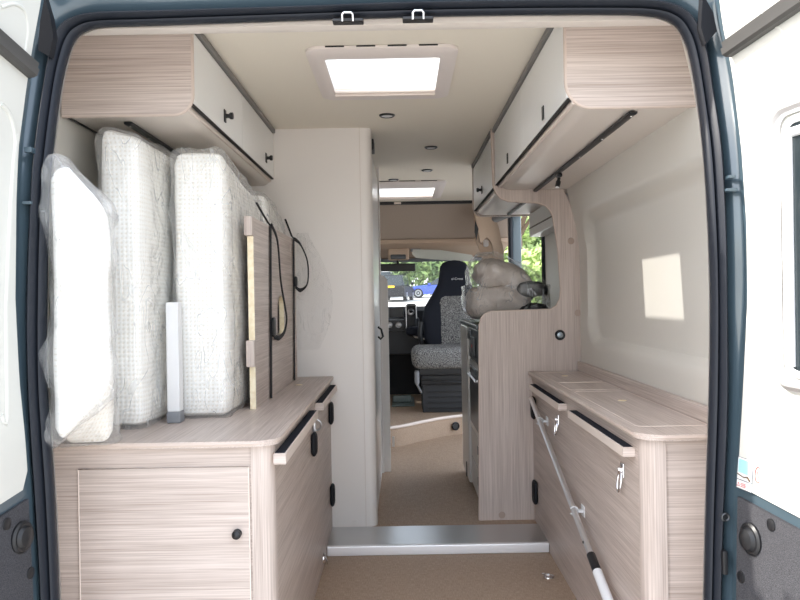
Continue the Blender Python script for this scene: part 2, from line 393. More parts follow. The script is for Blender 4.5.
# left wall
m = MB(); m.box(-1.07, -.99, 1.86, 6.60, -.1, 2.05); struct('wall_left', m, M['wall'], smooth=False)
m = MB(); m.box(-1.05, -.985, 6.60, 8.1, -.1, 1.02); m.box(-1.05, -.985, 6.60, 7.15, 1.02, 2.0); struct('wall_left_cab_sun_block', m, M['dash'], smooth=False)  # low cab wall; upper box added to block sun from the cab
# right wall lining with a pressed recess
def sst(a, b, t): t = max(0, min(1, (t-a)/(b-a))); return t*t*(3-2*t)
def rwall(u, v):
    y = 1.88 + u*1.90; z = .74 + v*(1.97-.74)
    x = .912 - .07*sst(1.32, 1.80, z) - .05*sst(1.7, 2.0, z)
    qx = abs(y-2.55) - 1.05; qz = abs(z-1.215) - .285
    rr = .10; ax, az = max(qx+rr, 0), max(qz+rr, 0); dd = math.hypot(ax, az) + min(max(qx+rr, qz+rr), 0) - rr
    x -= .032*sst(-.022, .02, dd)
    return (x, y, z)
m = MB(); m.grid(rwall, 60, 60)
m.box(.935, 1.0, 1.86, 4.80, -.1, 2.05)
m.box(.90, .935, 3.80, 4.80, .0, 2.0)
struct('wall_right', m, M['wall'], 'beige moulded wall lining with a large pressed recess', smooth=True, org=(.9,3,0))
m = MB(); m.box(.90, 1.0, 4.80, 6.25, 1.80, 2.05); m.box(.90, 1.0, 4.80, 6.25, -.1, .03); struct('wall_right_header', m, M['wall'], smooth=False)
m = MB(); m.box(.91, .985, 6.25, 6.52, -.1, 2.05, .01); pl = struct('wall_right_pillar', m, M['paint'], 'grey-blue pillar ahead of the side door opening')
m = MB()
for k in range(3): m.box(.885, .912, 6.246, 6.262, 1.42+.045*k, 1.45+.045*k, .003)
obj('latch', m, M['black'], pl)
m = MB(); m.tube([(.895,6.235,.1),(.895,6.235,1.80)], .018, 8); obj('rubber_seal', m, M['seal'], pl)
m = MB(); m.tube([(.90,4.80,.04),(.90,4.80,1.80)], .02, 8); struct('trim_3', m, M['seal'], 'dark upright rubber seal at the side door opening')
m = MB(); m.box(.90, 1.0, 6.52, 8.1, -.1, 1.02); struct('wall_right_cab', m, M['dash'], smooth=False)
# washroom cubicle walls + door
m = MB()
pl_ = [(-.99,3.709),(-.175,3.709)] + [(-.175+.04*math.sin(R(a)), 3.749-.04*math.cos(R(a))) for a in range(15,91,15)] + [(-.135,3.80),(-.16,3.80),(-.16,3.78),(-.99,3.78)]
m.prism(pl_, 'z', FU, ZC)
ww = struct('wall_washroom', m, M['wash'], 'pale grey washroom wall beside the aisle', org=(-.5,3.74,FU))
m = MB(); m.tube([(-.190,3.7085,FU),(-.190,3.7085,ZC)], .0014, 6); obj('panel_joint', m, M['carc'], ww)
m = MB(); c = at(355,523,3.706); m.turn((c.x,3.709,c.z), (0,-1,0), [(0,.014),(.003,.013),(.004,.001)]); obj('screw_cap', m, M['wash'], ww)
m = MB(); m.box(-.99, -.16, 4.82, 4.86, FU, ZC); struct('wall_washroom_front', m, M['wash'], smooth=False)
d3 = sroot('door_3', (-.14,4.3,FU), 'brushed grey washroom door along the aisle')
m = MB(); m.box(-.165, -.138, 3.805, 4.84, FU+.16, ZC-.09, .004); obj('leaf', m, M['alu'], d3)
m = MB(); m.box(-.165, -.142, 3.805, 4.84, FU, FU+.15, .002); obj('threshold_panel', m, M['wash'], d3)
m = MB(); c = at(378.5,333,4.35); m.tube([(-.137,4.35,c.z+.035),(-.118,4.35,c.z+.02),(-.108,4.35,c.z-.02),(-.122,4.35,c.z-.035),(-.137,4.35,c.z-.02)], .006, 8); obj('handle', m, M['black'], d3)
m = MB(); m.box(-.15, -.125, 3.82, 3.95, ZC-.085, ZC-.03, .004); obj('door_catch', m, M['black'], d3)
m = MB(); m.box(-.150, -.128, 4.84, 4.86, FU, ZC, .003); obj('jamb', m, M['wash'], d3)
# half-height panel beyond the washroom
m = MB(); m.prism(rrect(-.75, -.086, FU, 1.287, .05, 6, (0,0,1,0)), 'y', 4.875, 4.915)
t = obj('bench_partition', m, M['wash']); tag(t, 'pale half-height panel with rounded top corner beyond the washroom door', 'panel')
# overcab bulkhead
m = MB(); m.prism([(6.60,2.05),(6.60,1.945),(6.84,1.65),(7.0,1.66),(7.0,2.05)], 'x', -1.0, .96); struct('wall_front', m, M['shade_brown'], 'headlining over the cab, coloured brown for its shade', smooth=False)
m = MB(); m.box(-.99, .62, 6.575, 6.605, 1.942, 1.968, .003); tt = struct('trim_4', m, M['black'], 'black rail at the front end of the ceiling')
m = MB(); c = at(397.5,202.5,6.56); m.box(c.x-.03, c.x+.03, 6.555, 6.58, 1.944, 1.962, .004); obj('rail_clip', m, M['lip'], tt)
m = MB(); m.prism([(6.90,1.68),(6.81,1.655),(6.80,1.625),(6.86,1.59),(7.02,1.58),(7.24,1.50),(7.30,1.52),(7.30,1.78),(6.90,1.78)], 'x', -1.0, .96); struct('trim_5', m, M['tan'], 'tan moulded shelf lip above the windscreen')
m = MB(); m.prism([(7.18,1.505),(7.22,1.478),(7.27,1.49),(7.27,1.53)], 'x', -1.0, .96); struct('trim_6', m, M['grey'], 'grey windscreen header strip')
m = MB(); m.box(-1.0, .96, 7.29, 7.33, 1.50, 2.05); struct('wall_front_outer', m, M['paint'], smooth=False)
# windscreen
m = MB(); m.grid(lambda u, v: (-.95+u*1.86, 7.25+v*.72+.10*(1-(2*u-1)**2), 1.50-v*.53), 12, 6); w = struct('window_3', m, M['skin'], 'windscreen glass')
# pillar arch trim on the right of the cab
m = MB(); pts = smooth_curve([(*xz(473,205,6.42),0),(*xz(484,213,6.42),0),(*xz(496,222,6.42),0),(*xz(501,240,6.42),0),(*xz(504,262,6.42),0),(*xz(507,340,6.42),0)], 5)
inn = smooth_curve([(*xz(474,209,6.42),0),(*xz(477,226,6.42),0),(*xz(481,243,6.42),0),(*xz(487,238,6.42),0),(*xz(494,256,6.42),0),(*xz(498,340,6.42),0)], 5)
m.prism([(p.x,p.y) for p in pts]+[(p.x,p.y) for p in reversed(inn)], 'y', 6.40, 6.50)
m.prism([xz(474,208,6.6),xz(500,232,6.6),xz(500,262,6.6),xz(484,262,6.6),xz(476,240,6.6)], 'y', 6.62, 6.66)
ar = struct('trim_7', m, M['tan'], 'tan arched trim around the cab pillar')
m = MB(); m.prism([xz(475,220,6.39),xz(478.5,229,6.39),xz(476.5,240,6.39),xz(474.5,232,6.39)], 'y', 6.385, 6.40); obj('speaker_grille', m, M['black'], ar)
m = MB(); c = at(486,243,6.55); m.box(c.x-.02, c.x+.02, 6.53, 6.60, c.z-.03, c.z+.03, .01); obj('belt_guide', m, M['pgrey'], ar)
# ------------------------------------------------------------------ rear opening: seal and painted jamb
ctr = [((63,770),(49,770),(38,770)),((58,600),(43,600),(35,600)),((54,500),(37,500),(30,500)),((50,440),(33,440),(26,440)),((46,380),(30,380),(20,380)),((46,300),(29,300),(16,300)),
 ((48,200),(33,200),(17,200)),((52,150),(37,150),(19,150)),((59,95),(45,92),(27,88)),((65,65),(51,58),(33,48)),((73,42),(60,30),(42,0)),((84,31),(75,19),(62,-14)),((102,26.5),(100,14),(95,-22)),
 ((150,25),(150,12.5),(150,-24)),((300,19.5),(300,8),(300,-27)),((400,16.5),(400,4),(400,-29)),((500,14.5),(500,2),(500,-31)),((600,14),(600,1),(600,-34)),((650,15.5),(655,2),(660,-32)),
 ((672,22),(683,11),(695,-22)),((683,35),(697,28),(712,-8)),((690,55),(705,50),(721,25)),((697,92),(711,90),(731,75)),((704,150),(720,150),(740,150)),((709,225),(724,225),(745,225)),
 ((711.5,300),(725,300),(746,300)),((710,400),(726,400),(741,400)),((707,500),(722,500),(735,500)),((705,600),(719,600),(734,600)),((702,770),(716,770),(732,770))]
def lean(py): return .10*sst(0, 1, (200-py)/180)
def contour(k, d):
    "opening outline; the y value holds how far the frame leans forward at the top"
    out = []
    for c in ctr:
        l = lean(c[0][1]); p = at(*c[k], d+l); out.append(V((p.x, l, p.z)))
    return smooth_curve(out, 4)
ci, co, cj = contour(0,1.80), contour(1,1.80), contour(2,1.77)
n_ = len(ci)
def mixc(a, b, t, y): return [V((p.x+(q.x-p.x)*t, y+p.y, p.z+(q.z-p.z)*t)) for p, q in zip(a, b)]
ro = sroot('trim_8', (0,1.8,0), 'rear door opening with dark rubber seal and grey-blue painted jamb')
m = MB(); m.loft([mixc(ci,co,.6,1.85), mixc(ci,co,.08,1.815), mixc(ci,co,0,1.80), mixc(ci,co,.12,1.787), mixc(ci,co,.30,1.785), mixc(ci,co,.36,1.797), mixc(ci,co,.44,1.797), mixc(ci,co,.50,1.78), mixc(ci,co,.75,1.772), mixc(ci,co,1.0,1.785), mixc(ci,co,1.04,1.83)], closed=False)
obj('rubber_seal', m, M['seal'], ro, ang=60)
cout = [V((p.x*1.32, p.y, 1.0+(p.z-1.0)*1.30)) for p in cj]
m = MB(); m.loft([mixc(co,cj,-.05,1.83), mixc(co,cj,.05,1.815), mixc(co,cj,.35,1.80), mixc(co,cj,.55,1.788), mixc(co,cj,.85,1.785), mixc(co,cj,1.0,1.775), mixc(co,cj,1.08,1.775), [V((p.x,1.83+p.y,p.z)) for p in cout], [V((p.x,2.4,p.z)) for p in cout]], closed=False)
obj('painted_jamb', m, M['paint'], ro, ang=50)
m = MB(); m.loft([mixc(ci,co,.25,1.835), mixc(ci,co,2.5,1.875), mixc(ci,co,10,1.88)], closed=False); obj('inner_lining', m, M['carc'], ro)
for px, py in ((348,16),(418,14)):
    m = MB(); c = at(px,py+5,1.88); m.box(c.x-.038, c.x+.038, 1.87, 1.90, c.z-.004, c.z+.004, .003); mt = obj('striker_plate', m, M['black'], ro)
    m = MB(); z0 = c.z; m.tube([(c.x-.013,1.865,z0-.006),(c.x-.013,1.86,z0+.009),(c.x-.009,1.858,z0+.013),(c.x+.009,1.858,z0+.013),(c.x+.013,1.86,z0+.009),(c.x+.013,1.865,z0-.006)], .0028, 8); obj('striker_loop', m, M['chrome'], mt)
m = MB(); m.prism([xz(*p,1.835) for p in ((43,-8),(50,16),(53,36),(49,56),(38,50),(40,20))], 'y', 1.835, 1.86); obj('corner_buffer', m, M['pdark'], ro)
m = MB(); m.prism([xz(*p,1.835) for p in ((703,-6),(713,12),(717,31),(706,44),(701,27))], 'y', 1.835, 1.86); obj('corner_buffer', m, M['pdark'], ro)
for (px,py,w,h_) in ((29,150,8,5),(28,203,10,3),(731,190,12,3),(731,177,8,3)):
    m = MB(); c = at(px,py,1.775); m.box(c.x-w*.0011, c.x+w*.0011, 1.768, 1.79, c.z-h_*.0013, c.z+h_*.0013, .002); obj('hinge_knuckle', m, M['paint'], ro)
m = MB(); c = at(724,516,1.775); m.ring((c.x,1.766,c.z), (0,1,0), .008, .003, 14, 6); m.turn((c.x,1.79,c.z),(0,-1,0),[(0,.006),(.02,.006)],12); obj('hinge_bolt', m, M['steel'], ro)
m = MB(); c = at(724,560,1.775); m.box(c.x-.008,c.x+.004,1.76,1.80,c.z-.03,c.z+.025,.003); obj('hinge_stop', m, M['black'], ro)
# ------------------------------------------------------------------ rear doors
YE = 1.762
class Door:
    def __init__(s, side):
        s.sd = side; s.dir = V((.174*side, -.985, 0)); s.nrm = V((-.985*side, -.174, 0))
        s.pts = sorted([at(*c[2], YE) for c in (ctr[:11] if side < 0 else ctr[21:])], key=lambda p: p.z)
        s.pts = [V((p.x, p.y, p.z)) for p in s.pts]
    def xe(s, z):
        P = s.pts
        if z <= P[0].z: return P[0].x
        for a, b in zip(P, P[1:]):
            if z <= b.z:
                t = (z-a.z)/(b.z-a.z); return a.x+(b.x-a.x)*t
        a, b = P[-2], P[-1]; return b.x + (b.x-a.x)/(b.z-a.z)*(z-b.z)*.6
    def P(s, u, z, n=0.0):
        return V((s.xe(z), YE, z)) + s.dir*u + s.nrm*n
    def hit(s, px, py):
        z = 1.2; X, Y = px-CX, py-CY; dx = X*ca-Y*sa; dy = X*sa+Y*ca
        for _ in range(25):
            k = dx/F; u = (k*YE - s.xe(z))/(s.dir.x - k*s.dir.y); d = YE + u*s.dir.y; z = H - dy/F*d
        return u, z
    def slab(s, u0, u1, z0, z1, n0, n1, nz=24, zt=None, r=0, nu=1):
        "panel bent to the curved hinge edge; zt(u) lets the lower edge slope"
        m = MB(); rings = []
        for k in range(nz+1):
            row = []
            for (a, n) in ((0,n0),(1,n0),(1,n1),(0,n1)):
                u = u0+(u1-u0)*a; zl = zt(u) if zt else z0; z = zl+(z1-zl)*k/nz
                if r and a == 0: 
                    e = min(z-zl, z1-z); 
                    if e < r: u += r-math.sqrt(max(0, r*r-(r-e)**2))
                row.append(s.P(u, z, n))
            rings.append(row)
        return m.loft(rings, True, True)
    def path(s, pts, n=0.0): return [s.P(u, z, n) for u, z in pts]
def disc(m, D, u, z, r, prof):
    m.turn(D.P(u, z, 0), D.nrm, prof, 20)
def build_door(nm, D, label, low_pts, white0, big, small, grip_a, grip_b, gw):
    root = sroot(nm, D.P(0, .05, -.04), label)
    m = D.slab(-.012, .76, -.05, 1.93, -.075, -.004); obj('door_shell', m, M['paint'], root)
    (ua, za), (ub, zb) = D.hit(*low_pts[0]), D.hit(*low_pts[1])
    line = lambda u: za + (zb-za)*(u-ua)/(ub-ua)
    m = D.slab(white0, .74, 0, 1.90, -.004, .003, 30, zt=lambda u: line(u)+.012, r=.02); obj('upper_lining', m, M['dwhite'], root)
    m = MB(); rings = []
    for k in range(9):
        row = []
        for (a, n) in ((0,-.004),(1,-.004),(1,.004),(0,.004)):
            u = white0+.004+(.735-white0)*a; z1 = line(u)-.012; z = -.02+(z1+.02)*k/8
            row.append(D.P(u, z, n))
        rings.append(row)
    m.loft(rings, True, True); lowp = obj('lower_trim', m, M['carpet'], root)
    u, z = D.hit(*big); m = MB(); disc(m, D, u, z, 0, [(.002,.036),(.008,.036),(.012,.031),(.012,.026),(.020,.022),(.024,.012),(.025,.001)]); obj('cable_plug', m, M['black'], lowp)
    for q in small:
        u, z = D.hit(*q); m = MB(); disc(m, D, u, z, 0, [(.002,.014),(.006,.013),(.008,.008),(.008,.001)]); obj('trim_clip', m, M['black'], lowp)
    (u0, z0), (u1, z1) = D.hit(*grip_a), D.hit(*grip_b)
    t = V((u1-u0, z1-z0)).normalized(); u1, z1 = u0+t.x*.42, z0+t.y*.42; nx = V((-t.y, t.x))*gw/2
    m = MB(); rings = []
    for k in range(9):
        f = k/8; u, z = u0+(u1-u0)*f, z0+(z1-z0)*f
        rings.append([D.P(u+nx.x*a, z+nx.y*a, n) for a, n in ((-1,.001),(-1,.018),(-.75,.026),(.1,.026),(.25,.020),(1,.020),(1,.001))])
    m.loft(rings, True, True); obj('grab_rail', m, M['grip'], root, ang=20)
    return root, line
DR, DL = Door(1), Door(-1)
dr, lr = build_door('door_1', DR, 'open rear door with window, warning sticker and grey grab rail', [(737,490),(800,524)], .010, (753,539), [(773,525),(743,577)], (731,50), (798,4), .034)
dl, ll = build_door('door_2', DL, 'open rear door with embossed off-white lining', [(34,489),(0,511)], .006, (20,537), [(5,524),(29,573)], (29,71), (0,46), .036)
# right door window
u0, z1 = DR.hit(776,114); _, z0 = DR.hit(790,385)
wr = obj('window_frame', (lambda m: m)(MB().tube(DR.path([(u, z) for u, z in rrect(u0, .66, z0, z1, .045, 6)], .006), .013, 8, loop=True)), M['alub'], dr)
m = MB(); m.tube(DR.path([(u, z) for u, z in rrect(u0+.024, .63, z0+.024, z1-.024, .035, 6)], .004), .008, 8, loop=True); obj('blind_rail', m, M['pgrey'], wr)
m = MB(); g = rrect(u0+.03, .625, z0+.03, z1-.03, .03, 6); m.bm.faces.new([m.bm.verts.new(DR.P(u, z, .0045)) for u, z in g]); obj('pane', m, M['cglass'], wr)
m = MB(); m.tube(DR.path([(u0+.035, z1-.05),(.60, z1-.05)], .008), .010, 8); m.tube(DR.path([(u0+.045, z0+.04),(u0+.045, z1-.06)], .008), .006, 8); obj('blind_cassette', m, M['pgrey'], wr)
# sticker
q = [DR.hit(*p) for p in ((738,487),(753.5,493),(755,461),(740,456))]
def dquad(D, q, n, mt, name, par):
    m = MB(); m.loft([[D.P(u, z, n-.0006) for u, z in q], [D.P(u, z, n) for u, z in q]], True, True); return obj(name, m, mt, par)
def inq(a, b): # bilinear inside the sticker
    l = V(q[0]).lerp(V(q[3]), b); r_ = V(q[1]).lerp(V(q[2]), b); return tuple(l.lerp(r_, a))
stk = dquad(DR, q, .0042, M['ink'], 'warning_sticker', dr)
dquad(DR, [inq(.03,.30),inq(.97,.30),inq(.97,.985),inq(.03,.985)], .0047, M['paper'], 'sticker_field', stk)
dquad(DR, [inq(.03,.015),inq(.97,.015),inq(.97,.27),inq(.03,.27)], .0047, M['paper'], 'sticker_field', stk)
dquad(DR, [inq(.08,.52),inq(.72,.50),inq(.72,.94),inq(.08,.94)], .0052, M['pblue'], 'sticker_picture', stk)
m = MB(); m.tube([DR.P(*inq(a,b),.006) for a,b in ((.05,.46),(.3,.42),(.5,.40),(.68,.44))], .0012, 6); m.tube([DR.P(*inq(a,b),.006) for a,b in ((.70,.44),(.8,.40),(.88,.34))], .0022, 6); obj('sticker_drawing', m, M['bark'], stk)
m = MB(); m.tube([DR.P(*inq(a,b),.006) for a,b in ((.08,.08),(.16,.2),(.24,.08))], .0008, 6, loop=True)
for k in range(3): m.tube([DR.P(*inq(.32,.19-.05*k),.006), DR.P(*inq(.62,.19-.05*k),.006)], .0007, 6)
obj('sticker_print', m, M['pink'], stk)
m = MB(); u, z = DR.hit(759.5,475); m.tube([DR.P(u+.010*math.cos(R(a)), z+.017*math.sin(R(a)), .004) for a in range(60,310,12)], .001, 6); m.tube([DR.P(u-.003, z+.008, .004), DR.P(u+.002, z-.006, .004)], .0008, 6); obj('handwritten_mark', m, M['pink'], dr)
# embossing on the left door
def emb(D, pts, r, par): obj('embossed_line', MB().tube(D.path(smooth_path2(pts), .0015), r, 8), M['dwhite'], par)
def smooth_path2(pts): return [(p.x, p.y) for p in smooth_curve([(*D2, 0) for D2 in pts], 5)]
emb(DL, [DL.hit(*p) for p in ((0,104),(7,112),(12,125),(14,140),(13,155),(6,400),(0,415))], .006, dl)
emb(DL, [DL.hit(*p) for p in ((0,7),(14,4),(24,12),(27,30),(24,52),(20,62))], .005, dl)
emb(DR, [DR.hit(*p) for p in ((800,42),(790,38),(748,-2))], .004, dr)
# ------------------------------------------------------------------ overhead cupboards
def arc_panel(xf, xw, z0, z1, r, sgn):
    "cross-section x,z with the lower aisle corner rounded; xf aisle side, xw wall side"
    a = [(xf - sgn*0 + sgn*(r - r*math.cos(R(t))), z0 + r - r*math.sin(R(t))) for t in range(0, 91, 10)]
    return [(xf, z1)] + a + [(xw, z0), (xw, z1)]
def catch(par, x, y, z, sgn, knob):
    m = MB(); m.box(x, x+sgn*.004, y-.013, y+.013, z-.022, z+.022, .0015); c = obj('push_catch', m, M['black'], par)
    if knob:
        m = MB(); m.turn((x+sgn*.003, y, z), (sgn,0,0), [(0,.008),(.012,.007),(.018,.012),(.026,.012),(.028,.009)], 14); obj('catch_button', m, M['black'], c)
def overhead(label, xf, xw, y0, y1, zb, zd, r, sgn, splits, catches, group, front_panel=True, far_panel=False):
    # sgn = +1 when the doors face +x
    t = thing('overhead_cabinet', label, 'cabinet', ((xf+xw)/2, (y0+y1)/2, zb), group)
    xc = xf - sgn*.014
    m = MB(); m.prism(arc_panel(xc, xw, zb+.003, ZC-.002, r*.85, -sgn), 'y', y0+.012, y1); obj('carcass', m, M['carc'], t)
    if front_panel:
        m = MB(); m.prism(arc_panel(xf+sgn*.001, xw, zb, ZC-.002, r, -sgn), 'y', y0, y0+.014); e = obj('end_panel', m, M['wx'], t)
        m = MB(); pts = arc_panel(xf+sgn*.003, xw, zb, ZC-.002, r, -sgn)[:-1]; m.tube([(x, y0+.006, z) for x, z in pts], .0058, 6); obj('edge_band', m, M['edge'], e)
    if far_panel:
        m = MB(); m.prism(arc_panel(xf+sgn*.006, xw, zb-.006, ZC-.002, r, -sgn), 'y', y1, y1+.016); obj('end_panel', m, M['wz'], t)
    for a, b in zip(splits, splits[1:]):
        m = MB(); m.box(xc+sgn*.001, xf, a+.002, b-.002, zd, ZC-.026, .0025); dd = obj('cupboard_door', m, M['white'], t)
        for (cy, cz, kn) in catches:
            if a < cy < b: catch(dd, xf, cy, cz, sgn, kn)
    m = MB(); m.box(xc, xf-sgn*.002, y0+.014, y1, zd-.005, zd-.001); obj('shadow_gap', m, M['gap'], t)
    m = MB(); m.box(xc-sgn*.012, xf-sgn*.0145, y0+.016, y1, zd-.019, zd-.005, .004); obj('moulding', m, M['lip'], t)
    m = MB(); m.box(xc+sgn*.001, xf+sgn*.010, y0+.014, y1, ZC-.022, ZC-.002, .003); obj('top_rail', m, M['drail'], t)
    m = MB(); m.box(xw+sgn*.006, xw+sgn*.012, y0+.016, y1, zb-.001, zb+.004); obj('wall_joint', m, M['gap'], t)
    return t
G = 'overhead cupboards under the ceiling'
overhead('overhead cupboard with two white doors above the bagged mattresses', -.605, -.985, 2.243, 3.703, 1.690, 1.728, .055, 1, [2.255,2.97,3.703], [(2.67,1.784,1),(3.486,1.787,1)], G)
overhead('overhead cupboard with wood end panel above the moulded wall recess',   .470, .86, 2.124, 3.776, 1.660, 1.69, .07, -1, [2.14,2.95,3.776], [(2.483,1.731,0),(3.315,1.735,0)], G)
ko = overhead('smaller overhead cupboard above the kitchen beyond the wood divider', .462, .895, 3.806, 4.80, 1.645, 1.68, .06, -1, [3.81,4.80], [(4.30,1.738,1)], G, False, True)
m = MB(); m.box(.80, .893, 3.81, 4.756, 1.505, 1.644, .004); fa = obj('wall_fascia', m, M['white'], ko)
m = MB(); m.box(.7985, .801, 3.81, 4.756, 1.552, 1.560); obj('fascia_groove', m, M['black'], fa)
# track lights
def track(label, x, y0, y1, z, spots, grp='spotlight tracks under the overhead cupboards'):
    t = thing('track_light', label, 'light', (x, (y0+y1)/2, z), grp)
    m = MB(); m.prism([(x-.012,z),(x+.012,z),(x+.012,z-.006),(x+.006,z-.010),(x-.006,z-.010),(x-.012,z-.006)], 'y', y0, y1); r = obj('track_rail', m, M['black'], t)
    for k in range(4):
        y = y0+.02+(y1-y0)*k/5; m = MB(); m.turn((x, y, z-.0098), (0,0,-1), [(0,.004),(.002,.003),(.002,.0005)], 10); obj('rail_screw', m, M['chrome'], r)
    for y in spots:
        m = MB(); m.box(x-.011, x+.011, y-.018, y+.018, z-.026, z-.010, .004); m.tube([(x,y,z-.028),(x-.004,y,z-.045)], .007, 8); sp = obj('spot_mount', m, M['black'], t)
        m = MB(); m.turn((x-.002,y,z-.04), (-.25,-.2,-1), [(0,.008),(.004,.0105),(.028,.0105),(.030,.009)], 16); obj('spot_head', m, M['black'], sp)
        m = MB(); m.turn(V((x-.002,y,z-.04))+V((-.25,-.2,-1)).normalized()*.030, (-.25,-.2,-1), [(0,.0088),(.002,.007),(.0025,.001)], 16); obj('spot_lens', m, M['pgrey'], sp)
    return t
track('black spotlight track with one hanging spot beside the moulded wall', .668, 2.18, 3.77, 1.6595, [3.21])
track('short black track under the kitchen cupboard beyond the wood divider', .668, 3.85, 4.7, 1.6445, [])
track('black track end just above the top of the tallest bagged mattress', -.822, 2.33, 3.2, 1.6895, [])
# downlights
def downlight(c, label):
    t = thing('ceiling_light', label, 'light', c, 'small round ceiling lights')
    m = MB(); m.turn(c, (0,0,-1), [(0,.036),(.004,.036),(.008,.031),(.007,.027),(.003,.026)], 24); obj('bezel', m, M['steel'], t)
    m = MB(); m.turn((c[0],c[1],c[2]-.002), (0,0,-1), [(0,.026),(.004,.024),(.006,.012),(.0065,.001)], 24); obj('lens', m, M['pgrey'], t)
    return t
def ceil_pt(px, py):
    X, Y = px-CX, py-CY; dy = X*sa+Y*ca; d = (H-ZC)*F/dy; p = at(px, py, d); return (p.x, p.y, ZC)
l0 = downlight(ceil_pt(387,115), 'round ceiling light closest behind the rear roof light')
for p, lb in (((431,147),'round ceiling light level with the top of the wood divider'),((427,170),'round ceiling light just before the smaller kitchen cupboard'),((393.5,179.5),'round ceiling light nearest the wide front roof light')):
    dup(l0, ceil_pt(*p), lb)
# ------------------------------------------------------------------ bed-base cabinets and worktops
ZT = .768
def plan(xa, xw, y0, y1, r, sgn):
    "plan of a worktop; aisle side xa, wall side xw; rounded near aisle corner"
    a = [(xa - sgn*(r - r*math.cos(R(t))), y0 + r - r*math.sin(R(t))) for t in range(0, 91, 10)]
    return [(xa, y1)] + a + [(xw, y0), (xw, y1)]
def worktop(label, xa, xw, y0, y1, sgn, dots, back):
    t = thing('worktop', label, 'worktop', ((xa+xw)/2, (y0+y1)/2, ZT-.02), 'wood worktops over the bed bases')
    m = MB(); m.prism(plan(xa, xw, y0, y1, .07, sgn), 'z', ZT-.016, ZT); top = obj('board', m, M['wy'], t)
    pts = plan(xa, xw, y0, y1, .07, sgn)[:-1]
    m = MB(); m.tube([(x-sgn*.0055 if i < 11 else x, y+.0055 if i > 0 else y, ZT-.0078) for i, (x, y) in enumerate(pts)], .0080, 8); obj('edge_band', m, M['edge'], top)
    for (x, y) in dots:
        m = MB(); m.turn((x,y,ZT-.001), (0,0,1), [(0,.015),(.0025,.0145),(.0028,.001)], 18); obj('finger_plug', m, M['ply'], top)
    return t, top
t, top = worktop('wood worktop carrying the bagged mattresses and table board', -.337, -.985, 2.03, 3.703, 1, [(-.454,3.35)], 0)
t, top = worktop('empty wood worktop below the moulded wall recess',   .619, .878, 2.015, 3.775, -1, [(.745,3.53),(.765,2.68)], 1)
m = MB(); m.box(.860, .878, 2.03, 3.775, ZT, .815, .004); obj('upstand', m, M['wy'], t)
def hatch(x0, x1, y0, y1):
    m = MB(); h_ = rrect(x0, x1, y0, y1, .02, 4); m.tube([(x, y, ZT) for x, y in h_], .0012, 6, loop=True); obj('hatch_line', m, M['lip'], top)
hatch(.655, .855, 3.0, 3.25); hatch(.655, .855, 2.15, 2.95); hatch(.655, .855, 3.27, 3.70)
def bed_base(label, xa, xw, y0, y1, sgn):
    "aisle face at xa; sgn +1 when the aisle face looks towards +x"
    t = thing('bed_base_cabinet', label, 'cabinet', ((xa+xw)/2, (y0+y1)/2, 0), 'wood bed-base cabinets on either side of the aisle')
    zt = ZT-.0165
    m = MB(); m.box(xw, xa-sgn*.055, y0+.012, y0+.03, 0, zt); obj('rear_panel', m, M['wx'], t)
    m = MB(); m.box(xw, xa-sgn*.02, y0+.035, y1, .0, zt-.003); obj('carcass', m, M['carc'], t)
    m = MB(); r = .045; pp = [(xa, y0+.058)] + [(xa - sgn*(r - r*math.cos(R(a))), y0 + .006 + r - r*math.sin(R(a))) for a in range(0, 91, 10)] + [(xa-sgn*.058, y0+.006), (xa-sgn*.058, y0+.03), (xa-sgn*.03, y0+.058)]
    m.prism(pp, 'z', 0, zt); obj('corner_post', m, M['wz'], t)
    m = MB(); m.box(xa-sgn*.018, xa, y0+.06, y1, 0, zt); sd = obj('aisle_panel', m, M['wy'], t)
    return t, sd
def handle(t, xa, y0, y1, z0, z1, sgn):
    m = MB(); m.box(xa, xa+sgn*.034, y0, y1, z0, z1, .002); h_ = obj('pull_handle', m, M['lip'], t)
    m = MB(); m.box(xa+sgn*.003, xa+sgn*.029, y0+.012, y1-.008, z1-.001, z1+.0015); obj('grip_insert', m, M['navy'], h_)
    m = MB(); m.box(xa+sgn*.0005, xa+sgn*.0345, y0-.0015, y0+.001, z0+.001, z1-.001); obj('handle_end', m, M['wx'], h_)
def pad(t, xa, y, z0, z1, sgn):
    m = MB(); m.puff(xa-.001*sgn, xa+sgn*.022, y-.035, y+.035, z0, z1, .022, 8); obj('hinge_cover', m, M['pdark'], t)
XL, XR = -.352, .637
bl, _ = bed_base('wood cabinet with round-knobbed locker door under the mattress worktop', XL, -.985, 2.045, 3.703, 1)
m = MB(); m.box(-.873, -.417, 2.052, 2.058, .06, .696, .002); ld = obj('locker_door', m, M['wx'], bl)
m = MB(); m.tube([(-.873,2.0525,.06),(-.873,2.0525,.696),(-.417,2.0525,.696),(-.417,2.0525,.06)], .0022, 6); obj('door_edge', m, M['lip'], ld)
m = MB(); c = at(237,534,2.045); m.turn((c.x,2.053,c.z), (0,-1,0), [(0,.012),(.004,.012),(.007,.0095),(.014,.0125),(.020,.012),(.024,.008),(.025,.001)], 20); obj('round_knob', m, M['black'], ld)
handle(bl, XL, 2.06, 2.86, .698, .727, 1); handle(bl, XL, 3.05, 3.69, .698, .727, 1)
pad(bl, XL, 2.92, .545, .635, 1); pad(bl, XL, 3.62, .55, .655, 1); pad(bl, XL, 3.62, .165, .268, 1)
m = MB(); m.ring((XL+.012,2.965,.655), (0,1,.2), .022, .004, 18, 8); m.box(XL, XL+.012, 2.955, 2.98, .63, .70, .003); obj('latch_ring', m, M['pearl'], bl)
br_, _ = bed_base('wood cabinet with ring pulls and clipped pole under the empty worktop', XR, .878, 2.03, 3.775, -1)
handle(br_, XR, 2.115, 2.82, .690, .716, -1); handle(br_, XR, 2.99, 3.68, .690, .716, -1)
